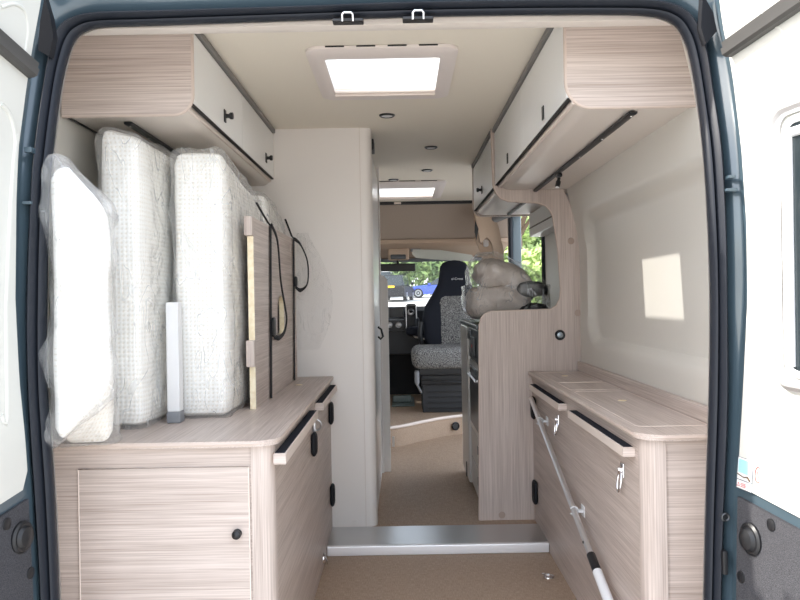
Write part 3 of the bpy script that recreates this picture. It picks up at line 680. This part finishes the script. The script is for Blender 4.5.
pad(br_, XR, 3.70, .545, .655, -1); pad(br_, XR, 3.70, .135, .25, -1)
for (y, z) in ((3.15,.60),(2.233,.60)):
    m = MB(); m.box(XR-.006, XR, y-.016, y+.016, z+.008, z+.05, .003); m.turn((XR-.004,y,z+.03), (-1,0,0), [(0,.01),(.01,.008),(.014,.004)], 12); rp = obj('ring_mount', m, M['chrome'], br_)
    m = MB(); m.tube([(XR-.012+.004*math.sin(R(a)), y+.017*math.cos(R(a)), z-.004+.03*math.sin(R(a))) for a in range(0,360,18)], .0035, 8, loop=True); obj('pull_ring', m, M['chrome'], rp)
# pole clips belong to the cabinet, the pole is its own thing
def polept(y): return V((.603, y, .655-.325*(3.62-y)))
for y in (3.40, 2.74):
    p = polept(y); m = MB(); m.box(XR-.004, XR, y-.022, y+.022, p.z-.02, p.z+.02, .002); m.box(XR-.0215, XR-.003, y-.012, y+.012, p.z-.004, p.z+.004, .001)
    m.tube([p+V((.015*math.cos(R(a)), 0, .015*math.sin(R(a)))) for a in range(-150,151,25)], .003, 6); obj('pole_clip', m, M['pgrey'], br_)
pole = thing('support_pole', 'slim telescopic pole leaning along the cabinet with ring pulls', 'pole', polept(3.62))
m = MB(); m.tube([polept(3.62), polept(2.46)], .0105, 14); obj('shaft', m, M['alub'], pole)
m = MB(); m.tube([polept(2.50), polept(2.42)], .0145, 14); obj('collar', m, M['black'], pole)
m = MB(); m.tube([polept(2.425), polept(2.42), polept(1.95), polept(1.94)], [.010,.0155,.0155,.010], 14); obj('white_tube', m, M['pgrey'], pole)
m = MB(); m.turn(polept(2.56)+V((-.010,0,.004)), (-1,0,0), [(0,.005),(.003,.004),(.003,.0005)], 10); obj('spring_button', m, M['black'], pole)
# lashing rings at the floor
def lash(c, ax, label):
    t = thing('lashing_ring', label, 'ring', c, 'chrome lashing rings at the floor')
    m = MB(); m.turn(c, ax, [(0,.02),(.004,.019),(.006,.012),(.006,.001)], 16); obj('ring_base', m, M['chrome'], t)
    m = MB(); m.ring(V(c)+V(ax)*.010, (V(ax)+V((.3,.3,.4))), .022, .0035, 18, 8); obj('ring_loop', m, M['chrome'], t)
lash((XL, 3.27, .035), (1,0,0), 'chrome lashing ring at the foot of the cabinet with the locker door')
lash((.573, 3.10, .001), (0,0,1), 'chrome lashing ring flat on the floor below the leaning pole')
# ------------------------------------------------------------------ wood divider in front of the kitchen
yd = 3.78
dv = thing('room_divider', 'wood divider panel with curved cut-out in front of the kitchen', 'divider', (.62, yd, FU))
op = [(480,519.6),(480,325),(481.5,319),(485,314.5),(491,312),(540,310.5),(551,310),(557,306),(560.5,299),(561.5,290),(559,250),(553.5,216),(551,210),(546,205),(537,202),(520,201.2),(508,200.5),(501,197.5),(496.5,192),(494,185),(492,136)]
pts = [xz(*p, yd) for p in op]; pts[0] = (pts[0][0], FU); pts[-1] = (pts[-1][0], ZC-.001)
pts += [(.74, ZC-.001),(.785,1.72),(.855,1.55),(.893,1.46),(.893,FU)]
m = MB(); m.prism(pts, 'y', yd, yd+.018); pn = obj('panel', m, M['wz'], dv)
m = MB(); m.tube([(x, yd+.007, z) for x, z in pts[:21]], .0075, 6); obj('edge_band', m, M['edge'], pn)
c = at(560,335,yd)
m = MB(); m.turn((c.x,yd,c.z), (0,-1,0), [(0,.026),(.006,.025),(.009,.021),(.006,.017),(.004,.001)], 22); sk = obj('power_socket', m, M['black'], dv)
m = MB(); m.turn((c.x,yd-.003,c.z), (0,-1,0), [(0,.015),(.004,.014),(.006,.005),(.007,.001)], 16); obj('socket_insert', m, M['socket'], sk)
for q in ((571,241),(578,313),(502,515)):
    c = at(*q, yd); m = MB(); m.turn((c.x,yd,c.z), (0,-1,0), [(0,.017),(.002,.016),(.003,.001)], 18); obj('screw_cap', m, M['cap'], dv)
# ------------------------------------------------------------------ kitchen unit
kt = thing('kitchen_unit', 'grey fronted kitchen unit with dark worktop behind the wood divider', 'kitchen unit', (.64,4.34,FU))
m = MB(); m.box(.405, .895, 3.80, 4.86, FU+.07, .975); m.box(.44, .895, 3.80, 4.86, FU, FU+.075); obj('carcass', m, M['kit'], kt)
m = MB(); m.box(.372, .405, 4.42, 4.87, FU+.03, .972, .012, 3); obj('end_post', m, M['kit'], kt)
m = MB(); m.box(.366, .893, 3.80, 4.885, .978, .999, .004); wt = obj('worktop', m, M['ktop'], kt)
m = MB(); m.box(.384, .405, 3.81, 4.41, .40, .79, .004); ov = obj('fridge_door', m, M['kit'], kt)
m = MB(); m.box(.380, .3845, 3.86, 4.36, .44, .76, .003); fp = obj('dark_front', m, M['screen'], ov)
m = MB(); m.tube([(.368,3.90,.71),(.368,4.32,.71)], .006, 8); m.box(.366,.382,3.90,3.91,.705,.715); m.box(.366,.382,4.31,4.32,.705,.715); obj('handle', m, M['alub'], ov)
m = MB(); m.box(.376, .381, 4.0, 4.3, .73, .755, .001); obj('vent_grille', m, M['steel'], ov)
for z0, z1 in ((.235,.392),(.075,.228)):
    m = MB(); m.box(.388, .405, 3.81, 4.41, z0, z1, .003); dw = obj('drawer', m, M['kit'], kt); catch(dw, .388, 4.02, (z0+z1)/2+.02, -1, 0)
m = MB(); m.box(.384, .405, 3.81, 4.41, .80, .968, .004); fb = obj('control_panel', m, M['steel'], kt)
m = MB(); m.box(.372, .385, 4.02, 4.20, .825, .925, .004); cp = obj('switch_block', m, M['black'], fb)
m = MB(); m.box(.3705, .3725, 4.09, 4.115, .87, .885); obj('switch_light', m, M['red'], cp)
m = MB(); m.box(.374, .386, 4.24, 4.40, .90, .955, .004); obj('latch_block', m, M['steel'], fb)
m = MB(); m.box(.367, .373, 4.55, 4.57, .075, .16); obj('plinth_vent', m, M['black'], kt)
# wrapped bundle on the kitchen worktop
def lump(amp, freq, seed):
    def f(p, n, q):
        d = noise.noise(p*freq + V((seed, seed*2, 0)))*amp + noise.noise(p*freq*2.7 + V((seed*3, 0, seed)))*amp*.45
        d -= (1-abs(noise.noise(p*7+V((seed, 1, seed)))))**6*amp*.8
        return p + n*d
    return f
bn = thing('wrapped_bundle', 'two grey cushions bundled in clear plastic on the kitchen worktop', 'bundle', (.56,4.2,1.0))
m = MB(); m.puff(.36, .70, 4.02, 4.40, 1.012, 1.20, .085, 22, lump(.016, 9, 2)); obj('cushion', m, M['cush'], bn)
m = MB()
def dome_(p, n, q):
    p = lump(.016, 9, 8)(p, n, q); p.z -= .10*max(0, (p.x-.52)/.2)**1.2*(1 if p.z > 1.20 else .3); return p
m.puff(.40, .73, 4.04, 4.38, 1.185, 1.345, .08, 22, dome_); obj('cushion', m, M['cush'], bn)
m = MB(); m.puff(.61, .775, 4.0, 4.36, 1.135, 1.215, .04, 14, lump(.012, 9, 5)); m.puff(.61, .77, 4.0, 4.34, 1.02, 1.10, .04, 14, lump(.012, 9, 9)); obj('dark_cloth', m, M['black'], bn)
m = MB()
def bagd(p, n, q):
    k = abs(noise.noise(p*13+V((3,1,4))))*.022 + noise.noise(p*34)*.007
    p = p + n*(.008+k); p.z -= .13*max(0, (p.x-.50)/.3)**1.1*(1 if p.z > 1.20 else .0); p.z = max(p.z, 1.002)
    if p.z > 1.2 and p.x < .42: p.x += (.42-p.x)*.35
    return p
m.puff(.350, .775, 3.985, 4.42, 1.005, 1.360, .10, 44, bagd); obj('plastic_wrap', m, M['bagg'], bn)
# ------------------------------------------------------------------ mattresses
def mattress(label, x0, x1, y0, y1, z0, z1, seed, tilt=None, bagx=.014, low=None, bamp=.016, topfn=None):
    t = thing('mattress', label, 'mattress', ((x0+x1)/2, (y0+y1)/2, z0), 'bagged mattresses stood on the worktop')
    def df(p, n, q):
        p = p + n*noise.noise(p*5+V((seed,0,0)))*.008
        if topfn: p = topfn(p, (p.z-z0)/(z1-z0))
        return p
    m = MB(); m.puff(x0, x1, y0, y1, z0+.006, z1, .035, 22, df); obj('mattress_body', m, M['mat_w'], t)
    def bf(p, n, q):
        s = V((seed*1.7, 0, 0))
        cr = (1-abs(noise.noise(V((p.x*7, p.y*5, p.z*5))+s)))**3
        k = cr*bamp + noise.noise(V((p.x*26, p.y*22, p.z*18))+s)*bamp*.40
        if topfn: p = topfn(p, (p.z-z0)/(z1-z0))
        lat = 1.0 if abs(n.z) > .6 or n.y < -.5 else .3
        p = p + n*(.003 + k*lat)
        if low: p = low(p, n)
        p.z = max(p.z, z0+.0015)
        return p
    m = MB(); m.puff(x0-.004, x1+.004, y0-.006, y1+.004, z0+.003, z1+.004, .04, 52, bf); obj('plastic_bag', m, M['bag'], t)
    return t
def botA(p):
    if p.y < 2.02: p.z += (.045 + 1.0*max(0, p.x+.79))*max(0, min(1, (1.08-p.z)/.3))*min(1, (2.02-p.y)/.14)
    return p
def lowA(p, n):
    if p.y < 1.93 and p.z < .95:
        f = (.95-p.z)/.18; p.y -= .0*f; p.x -= .012*f
    return p
def topA(p, f):
    if f > .6: p.z -= (f-.6)/.4*.10*max(0, (p.x+.765)/.09)
    p = botA(p); p.x -= .37*(p.y-1.77)
    return p
mattress('bagged mattress overhanging the worktop edge next to the door seal', -.808, -.674, 1.778, 2.185, ZT, 1.462, 1.3, low=lowA, bamp=.026, topfn=topA)
def topB(p, f):
    if f > .7: p.z -= (f-.7)/.3*.04*max(0, (p.x+.87)/.13)
    return p
mattress('tallest bagged mattress, its top just under the overhead cupboard', -.884, -.757, 2.245, 3.15, ZT, 1.661, 4.1, bamp=.015, topfn=topB)
def topC(p, f):
    if f > .5: p.z -= (f-.5)/.5*.10*max(0, (p.y-2.45)/.62)
    return p
mattress('bagged mattress standing directly in front of the table board', -.722, -.556, 2.435, 3.08, ZT, 1.618, 7.7, bamp=.018, topfn=topC)
def topE(p, f):
    if f > .5: p.z -= (f-.5)/.5*.12*max(0, (p.y-3.12)/.5)**2
    return p
mattress('bagged mattress mostly hidden behind the strapped table board', -.70, -.545, 3.12, 3.62, ZT, 1.575, 9.2, bamp=.010, topfn=topE)
# white leg post between two mattresses
lg = thing('support_post', 'white upright post with grey foot between two bagged mattresses', 'post', (-.705,2.44,ZT))
m = MB(); m.box(-.725, -.685, 2.350, 2.395, ZT+.034, 1.14, .006); obj('post', m, M['pgrey'], lg)
m = MB(); m.box(-.727, -.683, 2.348, 2.397, ZT, ZT+.036, .005); obj('foot', m, M['grey'], lg)
# table board with strap slot
tb = thing('table_board', 'notched wooden table board strapped upright on the worktop', 'table board', (-.511,3.13,ZT))
bx0, bx1 = -.524, -.502
slot = [(3.10,1.0),(3.26,1.0),(3.275,1.015),(3.275,1.11)] + [(3.19+.085*math.cos(R(a)), 1.11+.05*math.sin(R(a))) for a in range(20,161,20)] + [(3.105,1.11),(3.088,1.02)]
m = MB(); m.prism([(2.622,ZT),(3.65,ZT),(3.65,1.425),(2.622,1.425)], 'x', bx0, bx1, holes=[slot]); bd = obj('board', m, M['wy'], tb)
m = MB(); m.box(bx0+.001, bx1-.001, 2.618, 2.6225, ZT+.001, 1.36); obj('raw_edge', m, M['ply'], bd)
m = MB(); n__ = len(slot); m.loft([[(bx0+.002, 3.182+(y-3.182)*.985, 1.08+(z-1.08)*.985) for y, z in slot], [(bx1-.001, 3.182+(y-3.182)*.985, 1.08+(z-1.08)*.985) for y, z in slot]]); obj('slot_edge', m, M['ply'], bd)
for z0, z1 in ((1.362,1.427),(.915,1.005)):
    m = MB(); m.box(bx0-.006, bx1+.001, 2.597, 2.6225, z0, z1, .002); obj('edge_tab', m, M['wz'], tb)
# straps
def strap(label, yb, ytop, top, seed, loopy):
    t = thing('strap', label, 'strap', (bx1+.003, yb, ZT), 'black straps on the table board')
    x = bx1+.0035
    m = MB(); m.tube([(x, yb, ZT+.002), (x, (yb+ytop)/2, 1.1), (x, ytop, 1.428)], .024, 8, flat=.06, up=V((1,0,0))); m.tube([(x, ytop, 1.428), (x-.006, ytop-.02, 1.436), V(top)], .0045, 8, flat=.5, up=V((0,0,1))); obj('webbing', m, M['strap'], t)
    m = MB(); m.tube(smooth_curve(loopy, 6), .010, 8, flat=.35, up=V((1,0,0))); obj('loose_end', m, M['strap'], t)
    return t, x
c1 = at(262,203,2.99)
t, x = strap('black strap down the table board beside its slot', 2.90, 2.95, (-.524, 2.80, 1.497), 1, [(bx1+.006,2.955,1.43),(bx1+.018,3.02,1.37),(bx1+.02,3.07,1.22),(bx1+.022,3.15,1.12),(bx1+.02,3.21,1.06),(bx1+.016,3.17,1.01),(bx1+.012,3.06,.99),(bx1+.012,2.95,1.0)])
m = MB(); m.puff(x, x+.014, 2.915, 2.965, 1.0, 1.075, .012, 6); obj('buckle', m, M['black'], t)
t, x = strap('black strap near the far end of the table board', 3.53, 3.58, (-.512, 3.42, 1.50), 2, [(bx1+.006,3.585,1.425),(bx1+.03,3.62,1.40),(bx1+.06,3.63,1.32),(bx1+.06,3.62,1.22),(bx1+.03,3.60,1.185),(bx1+.01,3.57,1.20)])
m = MB(); m.puff(x, x+.014, 3.55, 3.60, 1.20, 1.25, .012, 6); obj('buckle', m, M['black'], t)
# loose plastic sheet against the washroom wall
def shp(u, v):
    z = .90 + v*.56; x = -.50 + u*(.17*(.35+.65*math.sin(math.pi*min(1, v*.9+.12))))
    y = 3.675 + .02*noise.noise(V((u*4, v*5, 1))) + .008*noise.noise(V((u*14, v*12, 3)))
    return (x, y, z)
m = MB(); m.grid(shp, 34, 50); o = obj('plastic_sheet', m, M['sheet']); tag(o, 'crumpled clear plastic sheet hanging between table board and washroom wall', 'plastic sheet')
# ------------------------------------------------------------------ cab
st = thing('cab_seat', 'grey and black swivelled cab seat with pale headrest lettering', 'seat', (.40,6.6,.185))
m = MB(); m.puff(.075, .66, 6.20, 6.72, .555, .735, .07, 16); obj('seat_cushion', m, M['melange'], st)
cx0 = .470
outl = [(.24,.70),(.275,.80),(.285,.95),(.265,1.06),(.20,1.16),(.145,1.26),(.130,1.36),(.125,1.41),(.10,1.445),(.05,1.462),(0,1.466)]
m = MB(); rings = []
for w_, z in outl:
    yb = 6.72 + (z-.70)*.10; th = .075 if z < 1.2 else .05
    ring = []
    for k in range(20):
        a = 2*math.pi*k/20; cxk, syk = math.cos(a), math.sin(a)
        ex = math.copysign(abs(cxk)**.55, cxk)*max(w_, .004); ey = math.copysign(abs(syk)**.7, syk)*th*(1 if z < 1.44 else .6)
        ey -= (.03*(abs(ex)/.28)**2 if z < 1.15 else 0)
        ring.append((cx0-.01*(1.46-z)+ex, yb+ey, z))
    rings.append(ring)
m.loft(rings, True, True); obj('backrest', m, M['navy'], st, ang=60)
m = MB(); outi = [(.155,.735),(.165,.85),(.165,1.0),(.16,1.09),(.13,1.135),(.095,1.15)]
m.loft([[(cx0-.01*(1.46-z)+w_*k/6, 6.72+(z-.70)*.10-.082-.005*(1-(k/6)**2)+.012*(abs(k)/6)**4, z) for k in range(-6,7)] for w_, z in outi], False); obj('backrest_insert', m, M['melange'], st)
b = text_mesh('al-Cross', .030); bmesh.ops.transform(b, matrix=Matrix.Translation((.490, 6.713, 1.290)) @ Matrix.Rotation(R(90), 4, 'X'), verts=b.verts[:])
obj('headrest_lettering', b, M['ltext'], st, smooth=False)
m = MB(); m.box(.13, .64, 6.28, 6.75, .50, .56, .01); m.box(.15, .63, 6.32, 6.76, .42, .50, .01); obj('swivel_base', m, M['black'], st)
m = MB(); m.box(.16, .64, 6.36, 6.82, .185, .425, .01); pb = obj('plinth', m, M['dash'], st)
m = MB()
for k in range(4): m.box(.205, .62, 6.352, 6.362, .215+.045*k, .228+.045*k, .002)
obj('plinth_vent', m, M['black'], pb)
m = MB(); m.puff(.095, .135, 6.24, 6.33, .43, .545, .015, 6); m.tube([(.11,6.25,.44),(.13,6.27,.40),(.15,6.3,.36)], .009, 8); obj('adjuster', m, M['grey'], st)
m = MB(); m.tube([(.15,6.27,.47),(.35,6.25,.455),(.60,6.28,.43)], .006, 8); obj('release_bar', m, M['steel'], st)
m = MB(); m.tube(smooth_curve([(.17,6.66,.74),(.155,6.64,.82),(.165,6.66,.93)],4), .02, 10); obj('armrest_hinge', m, M['black'], st)
# dashboard
da = thing('dashboard', 'dark dashboard with radio screen and gear lever below the windscreen', 'dashboard', (0,7.4,.185))
m = MB(); m.prism([(7.20,1.06),(7.15,1.02),(7.18,.86),(7.30,.80),(7.55,.55),(7.6,.185),(8.05,.185),(8.05,1.0),(7.7,1.05)], 'x', -.95, .88); m.box(-.20, .16, 7.02, 7.3, .62, .96, .02); obj('body', m, M['dash'], da)
c = at(397,313,7.10); m = MB(); m.box(c.x-.085, c.x+.068, 7.12, 7.16, c.z-.055, c.z+.06, .006); m.box(c.x-.085,c.x+.068,7.0,7.13,c.z-.16,c.z-.058,.006); rb = obj('radio_surround', m, M['grey'], da)
m = MB(); m.box(c.x-.072, c.x+.055, 7.114, 7.121, c.z-.042, c.z+.048, .002); obj('radio_screen', m, M['screen'], rb)
m = MB(); m.box(c.x-.082, c.x+.065, 6.994, 7.001, c.z-.155, c.z-.063); obj('control_face', m, M['dash'], rb)
for q in ((398.5,325),(389.5,325)):
    k = at(*q, 6.99); m = MB(); m.turn((k.x,6.996,k.z), (0,-1,0), [(0,.028),(.01,.027),(.014,.023),(.008,.019),(.012,.001)], 18); obj('heater_knob', m, M['pearl'], rb)
m = MB(); k = at(411,312,7.0); m.box(k.x-.045, k.x+.05, 7.0, 7.15, k.z-.20, k.z+.075, .02, 3); gp = obj('gear_console', m, M['dash'], da)
m = MB(); m.turn((k.x,7.0,k.z), (0,-1,0), [(0,.032),(.012,.030),(.014,.022),(.006,.018)], 18); m.tube([(k.x-.044,6.998,k.z-.15),(k.x-.044,6.998,k.z+.06),(k.x+.045,6.998,k.z+.06),(k.x+.05,6.998,k.z-.06)], .006, 6); obj('gear_ring', m, M['pearl'], gp)
m = MB(); m.tube([(k.x,6.99,k.z),(k.x,6.93,k.z+.01),(k.x,6.90,k.z+.015)], [.010,.010,.022], 10); m.tube([(k.x,6.9,k.z+.015),(k.x,6.88,k.z+.017)], [.022,.006], 10); obj('gear_lever', m, M['black'], gp)
m = MB(); k = at(415,331,6.92); m.puff(k.x-.08, k.x+.10, 6.87, 6.98, k.z-.04, k.z+.04, .03, 6); obj('glove_tray', m, M['navy'], da)
m = MB(); m.tube([(k.x-.03,6.95,k.z-.02),(k.x+.0,6.93,k.z-.055),(k.x+.10,6.9,k.z-.075)], .008, 8); obj('brake_lever', m, M['pearl'], da)
m = MB(); m.box(-.10, .10, 6.72, 7.3, .188, .20, .004); m.box(-.09, .075, 6.90, 6.95, .20, .262, .01); m.box(-.08,-.03,6.893,6.90,.205,.25,.003)
o = obj('footwell_tray', m, M['teal']); tag(o, 'grey-green moulded tray on the cab floor beside the seat plinth', 'tray')
# visor, light console, mirror
m = MB(); q = [xz(p[0], p[1], 6.95) for p in ((413,249.5),(440,250),(472,255),(474,259.5),(470,261.5),(440,259.8),(416,258),(412,254))]
m.prism(q, 'y', 6.94, 6.965); vs = thing('sun_visor', 'pale grey sun visor folded below the tan shelf lip', 'visor', at(440,255,6.95)); obj('visor_cloth', m, M['visor'], vs)
m = MB(); a = at(414,250,6.95); m.box(a.x-.03, a.x+.06, 6.95, 7.0, a.z-.015, a.z+.02, .004); obj('visor_mount', m, M['grey'], vs)
lc = thing('overhead_console', 'grey reading light console above the rear-view mirror', 'console', at(399,256,6.95))
m = MB(); a, b_ = at(388,249.5,6.95), at(409,260,6.95); m.box(a.x, b_.x, 6.92, 7.0, b_.z, a.z+.01, .015, 3); obj('console_housing', m, M['tan'], lc)  # this box is the console housing itself, not a bracket
m = MB(); a, b_ = at(390.5,254.5,6.9), at(406,259,6.9); m.box(a.x, b_.x, 6.905, 6.925, b_.z, a.z, .008); obj('lamp_lens', m, M['steel'], lc)
mr = thing('rear_view_mirror', 'black rear-view mirror hanging before the windscreen', 'mirror', at(400,268,7.1))
m = MB(); a, b_ = at(380,264,7.1), at(415.5,271,7.1); m.box(a.x, b_.x, 7.09, 7.12, b_.z, a.z, .01, 3); obj('mirror_housing', m, M['black'], mr)
m = MB(); m.tube([((a.x+b_.x)/2,7.11,a.z-.01),((a.x+b_.x)/2,7.2,a.z+.08)], .012, 8); obj('mirror_stem', m, M['black'], mr)
# rolled dark blind at the side door head
m = MB(); m.tube([at(493,219,5.9), at(496,218.5,5.75), at(511,212,4.95), at(512,211.6,4.9)], [.012,.03,.03,.012], 12); o = obj('rolled_blind', m, M['black']); tag(o, 'black rolled blind above the side door opening', 'blind')
# ------------------------------------------------------------------ outside
def gz(y): return -.62 if y < 10 else (-.62 + (y-10)*.0395 if y < 60 else -.62+50*.0395)
m = MB(); ys = [-60,-20,0,4,8,10,20,30,40,50,60,90,140]
m.loft([[(x, y, gz(y)) for x in (-120,-40,-10,0,10,40,120)] for y in ys], False); g_ = struct('ground', m, M['asphalt'], 'pale sunlit car park', smooth=False, org=(0,0,0))
def tree(name, label, x, y, h, w, seed, mt, n=1400, ls=.30, sp=.3, low=.0):
    t = thing(name, label, 'tree', (x, y, gz(y)), 'trees and bushes around the car park')
    rnd = random.Random(seed); m = MB(); b = m.bm; g = gz(y)
    cl = [V((x+rnd.uniform(-sp,sp)*w, y+rnd.uniform(-sp,sp)*w, g+low+(h-low)*rnd.uniform(.12,.88))) for _ in range(16)]
    for i in range(n):
        c = rnd.choice(cl); d = V((rnd.gauss(0,1), rnd.gauss(0,1), rnd.gauss(0,1))).normalized()*(.32*w*rnd.uniform(.6,1.1)); p = c + d
        if p.z < g+low*.8+.05: p.z = g+low+rnd.random()*.4
        if p.z > g+h: p.z = g+h-rnd.random()*.3
        s = ls*rnd.uniform(.6,1.3); u = V((rnd.gauss(0,1), rnd.gauss(0,1), rnd.gauss(0,1))).normalized(); v = u.orthogonal().normalized()
        b.faces.new([b.verts.new(p+u*s*k1+v*s*k2) for k1, k2 in ((-1,0),(0,-.55),(1,0),(0,.55))])
    obj('foliage', m, mt, t, smooth=False)
    m = MB(); m.tube([(x,y,g-.1),(x+.1,y,g+h*.4),(x,y+.1,g+h*.75)], [.05*w+.05,.035*w+.03,.02], 8)
    for k in range(4):
        a = rnd.uniform(0,6.28); z0 = g+h*rnd.uniform(.3,.5); m.tube([(x,y,z0),(x+math.cos(a)*.3*w,y+math.sin(a)*.3*w,z0+h*.2)], [.03*w,.01], 6)
    obj('trunk', m, M['bark'], t)
    return t
tx = [(-3,62,'far tree in front row behind the white parked vehicle'),(3,62,'far tree in front row behind the blue car'),(9,62,'far tree in front row behind the cab seat headrest'),(0,69,'taller far tree in back row between black car and blue car'),(6,69,'taller far tree in back row behind the blue car tail'),(12,69,'taller far tree in back row seen past the wrapped bundle')]
for i, (x, y, lb) in enumerate(tx): tree('broadleaf_tree', lb, x, y, 6.6 if i < 3 else 8.5, 4.3, 20+i, M['leaf2' if i % 2 else 'leaf'], 3000, .30, sp=.33)
tree('garden_bush', 'sunlit green bush outside the side door opening', 3.0, 18.0, 2.55, 2.0, 51, M['leaf'], 2600, .10)
tree('garden_bush', 'second bush outside the side door, closer to the pillar seal', 4.6, 21.5, 2.9, 2.2, 52, M['leaf'], 2600, .10)
tree('overhanging_tree', 'tree with branches reaching over the bushes outside the side door', 3.9, 26, 7.2, 3.2, 53, M['leaf2'], 1500, .13, low=4.4, sp=.5)
# cars
def car(label, x, y, rz, mt, prof, cab, wb, length, wid, hgt, grp, top=None, plate=False):
    z = gz(y); t = thing('parked_car', label, 'car', (x, y, z), grp); t.rotation_euler = (0,0,rz)
    def ob(nm, m, mt_, par=t):
        WL[par.name] = V((0,0,0)); return obj(nm, m, mt_, par)
    hw = wid/2
    m = MB(); rings = []
    for f, wi in ((-1,.80),(-.94,.95),(-.6,1),(.6,1),(.94,.95),(1,.80)):
        rings.append([(px_*length, f*hw, pz*hgt*(wi if pz > .3 else 1)) for px_, pz in prof])
    m.loft(rings, True, True); ob('body', m, mt)
    m = MB(); rings = []
    for f, s_ in ((-.96,0),(-.78,1),(.78,1),(.96,0)):
        rings.append([(px_*length, f*hw, (pz if s_ or pz < .6 else cab[0][1])*hgt) for px_, pz in cab])
    m.loft(rings, True, True); gh = ob('greenhouse', m, M['cglass'])
    xs = [p[0] for p in cab[1:-1]]; zt = max(p[1] for p in cab)
    m = MB(); m.box(min(xs)*length, max(xs)*length, -.76*hw, .76*hw, (zt-.012)*hgt, (zt+.012)*hgt, .03); ob('roof', m, top or mt)
    for sx in wb:
        for sy in (-1, 1):
            m = MB(); m.turn((sx*length, sy*(hw-.2), .33), (0,sy,0), [(0,.25),(0,.33),(.20,.33),(.215,.30),(.215,.24)], 22); w_ = ob('wheel', m, M['tyre'])
            m = MB(); m.turn((sx*length, sy*(hw+.0), .33), (0,sy,0), [(0,.24),(.02,.23),(.012,.08),(.03,.05),(.03,.001)], 22); ob('wheel_rim', m, M['rim'], w_)
    for sy in (-1, 1):
        m = MB(); m.puff(.14*length-.1, .14*length+.1, sy*(hw+.02), sy*(hw+.18), .62*hgt, .72*hgt, .05, 5); ob('wing_mirror', m, mt)
    if plate:
        m = MB(); m.box(-.502*length-.02, -.502*length+.02, -.27, .27, .50*hgt, .50*hgt+.13); ob('number_plate', m, M['plate'])
    WL[t.name] = V((x, y, z)); return t
sedan = [(-.5,.22),(-.5,.50),(-.47,.63),(-.30,.66),(.16,.66),(.36,.60),(.47,.48),(.5,.32),(.49,.18),(-.48,.18)]
sc = [(-.40,.64),(-.22,.96),(.00,.98),(.18,.64)]
hatch_ = [(-.5,.20),(-.5,.52),(-.48,.60),(-.3,.60),(.2,.60),(.42,.54),(.49,.42),(.5,.22),(.48,.16),(-.48,.16)]
hc = [(-.485,.58),(-.42,.97),(.08,.98),(.24,.58)]
GC = 'cars parked ahead of the windscreen'
car('blue parked car with bonnet pointing away from the seat headrest', 2.65, 54.2, math.pi-.06, M['blue'], sedan, sc, (-.30,.31), 4.6, 1.85, 1.42, GC)
car('black parked car with yellow rear plate seen past the washroom panel', -.34, 50, R(80), M['bcar'], hatch_, hc, (-.29,.30), 4.1, 1.80, 1.66, GC, plate=True)
car('white parked vehicle partly hidden behind the washroom panel', -1.35, 57, R(84), M['wcar'], hatch_, hc, (-.29,.30), 4.4, 1.9, 1.85, GC)
# ------------------------------------------------------------------ light
W = bpy.data.worlds.new('sky'); S.world = W; W.use_nodes = True; nt = W.node_tree; nt.nodes.clear()
out = nt.nodes.new('ShaderNodeOutputWorld'); bg = nt.nodes.new('ShaderNodeBackground'); sky = nt.nodes.new('ShaderNodeTexSky')
sky.sky_type = 'NISHITA'; sky.sun_disc = False; sky.sun_elevation = R(41); sky.sun_rotation = R(-96); sky.air_density = 1.0; sky.dust_density = 3.0; sky.ozone_density = 1.0
mx = nt.nodes.new('ShaderNodeMix'); mx.data_type = 'RGBA'; mx.blend_type = 'MIX'; mx.inputs['Factor'].default_value = .62
sc_ = nt.nodes.new('ShaderNodeMix'); sc_.data_type = 'RGBA'; sc_.blend_type = 'MULTIPLY'; sc_.inputs['Factor'].default_value = 1; sc_.inputs['B'].default_value = (.30,.30,.30,1)
nt.links.new(sky.outputs['Color'], sc_.inputs['A']); nt.links.new(sc_.outputs['Result'], mx.inputs['A']); mx.inputs['B'].default_value = (1.0,1.02,1.05,1)
nt.links.new(mx.outputs['Result'], bg.inputs['Color']); bg.inputs['Strength'].default_value = 1.5
nt.links.new(bg.outputs[0], out.inputs['Surface'])
sl = bpy.data.lights.new('sun', 'SUN'); sl.energy = 4.3; sl.angle = R(.6); sl.color = (1,.95,.87)
so = bpy.data.objects.new('sun', sl); C.objects.link(so); so.rotation_euler = V((1,-.12,-.89)).to_track_quat('-Z','Y').to_euler(); so.location = (-6,3,8)
# ------------------------------------------------------------------ camera and view
cam = bpy.data.cameras.new('camera'); cam.sensor_width = 36; cam.lens = F/800*36; cam.shift_x = -1.5/800; cam.shift_y = -2/800; cam.clip_end = 400; cam.clip_start = .05
co_ = bpy.data.objects.new('camera', cam); C.objects.link(co_); co_.location = (0,0,H); co_.rotation_euler = (R(90), R(1.0), 0); S.camera = co_
S.view_settings.view_transform = 'Standard'; S.view_settings.look = 'None'; S.view_settings.exposure = 1.0; S.view_settings.gamma = 1; S.view_settings.use_curve_mapping = False
S.cycles.use_denoising = True; S.cycles.max_bounces = 10; S.cycles.diffuse_bounces = 6; S.cycles.transparent_max_bounces = 24; S.cycles.sample_clamp_indirect = 8
S.cycles.caustics_reflective = False; S.cycles.caustics_refractive = False
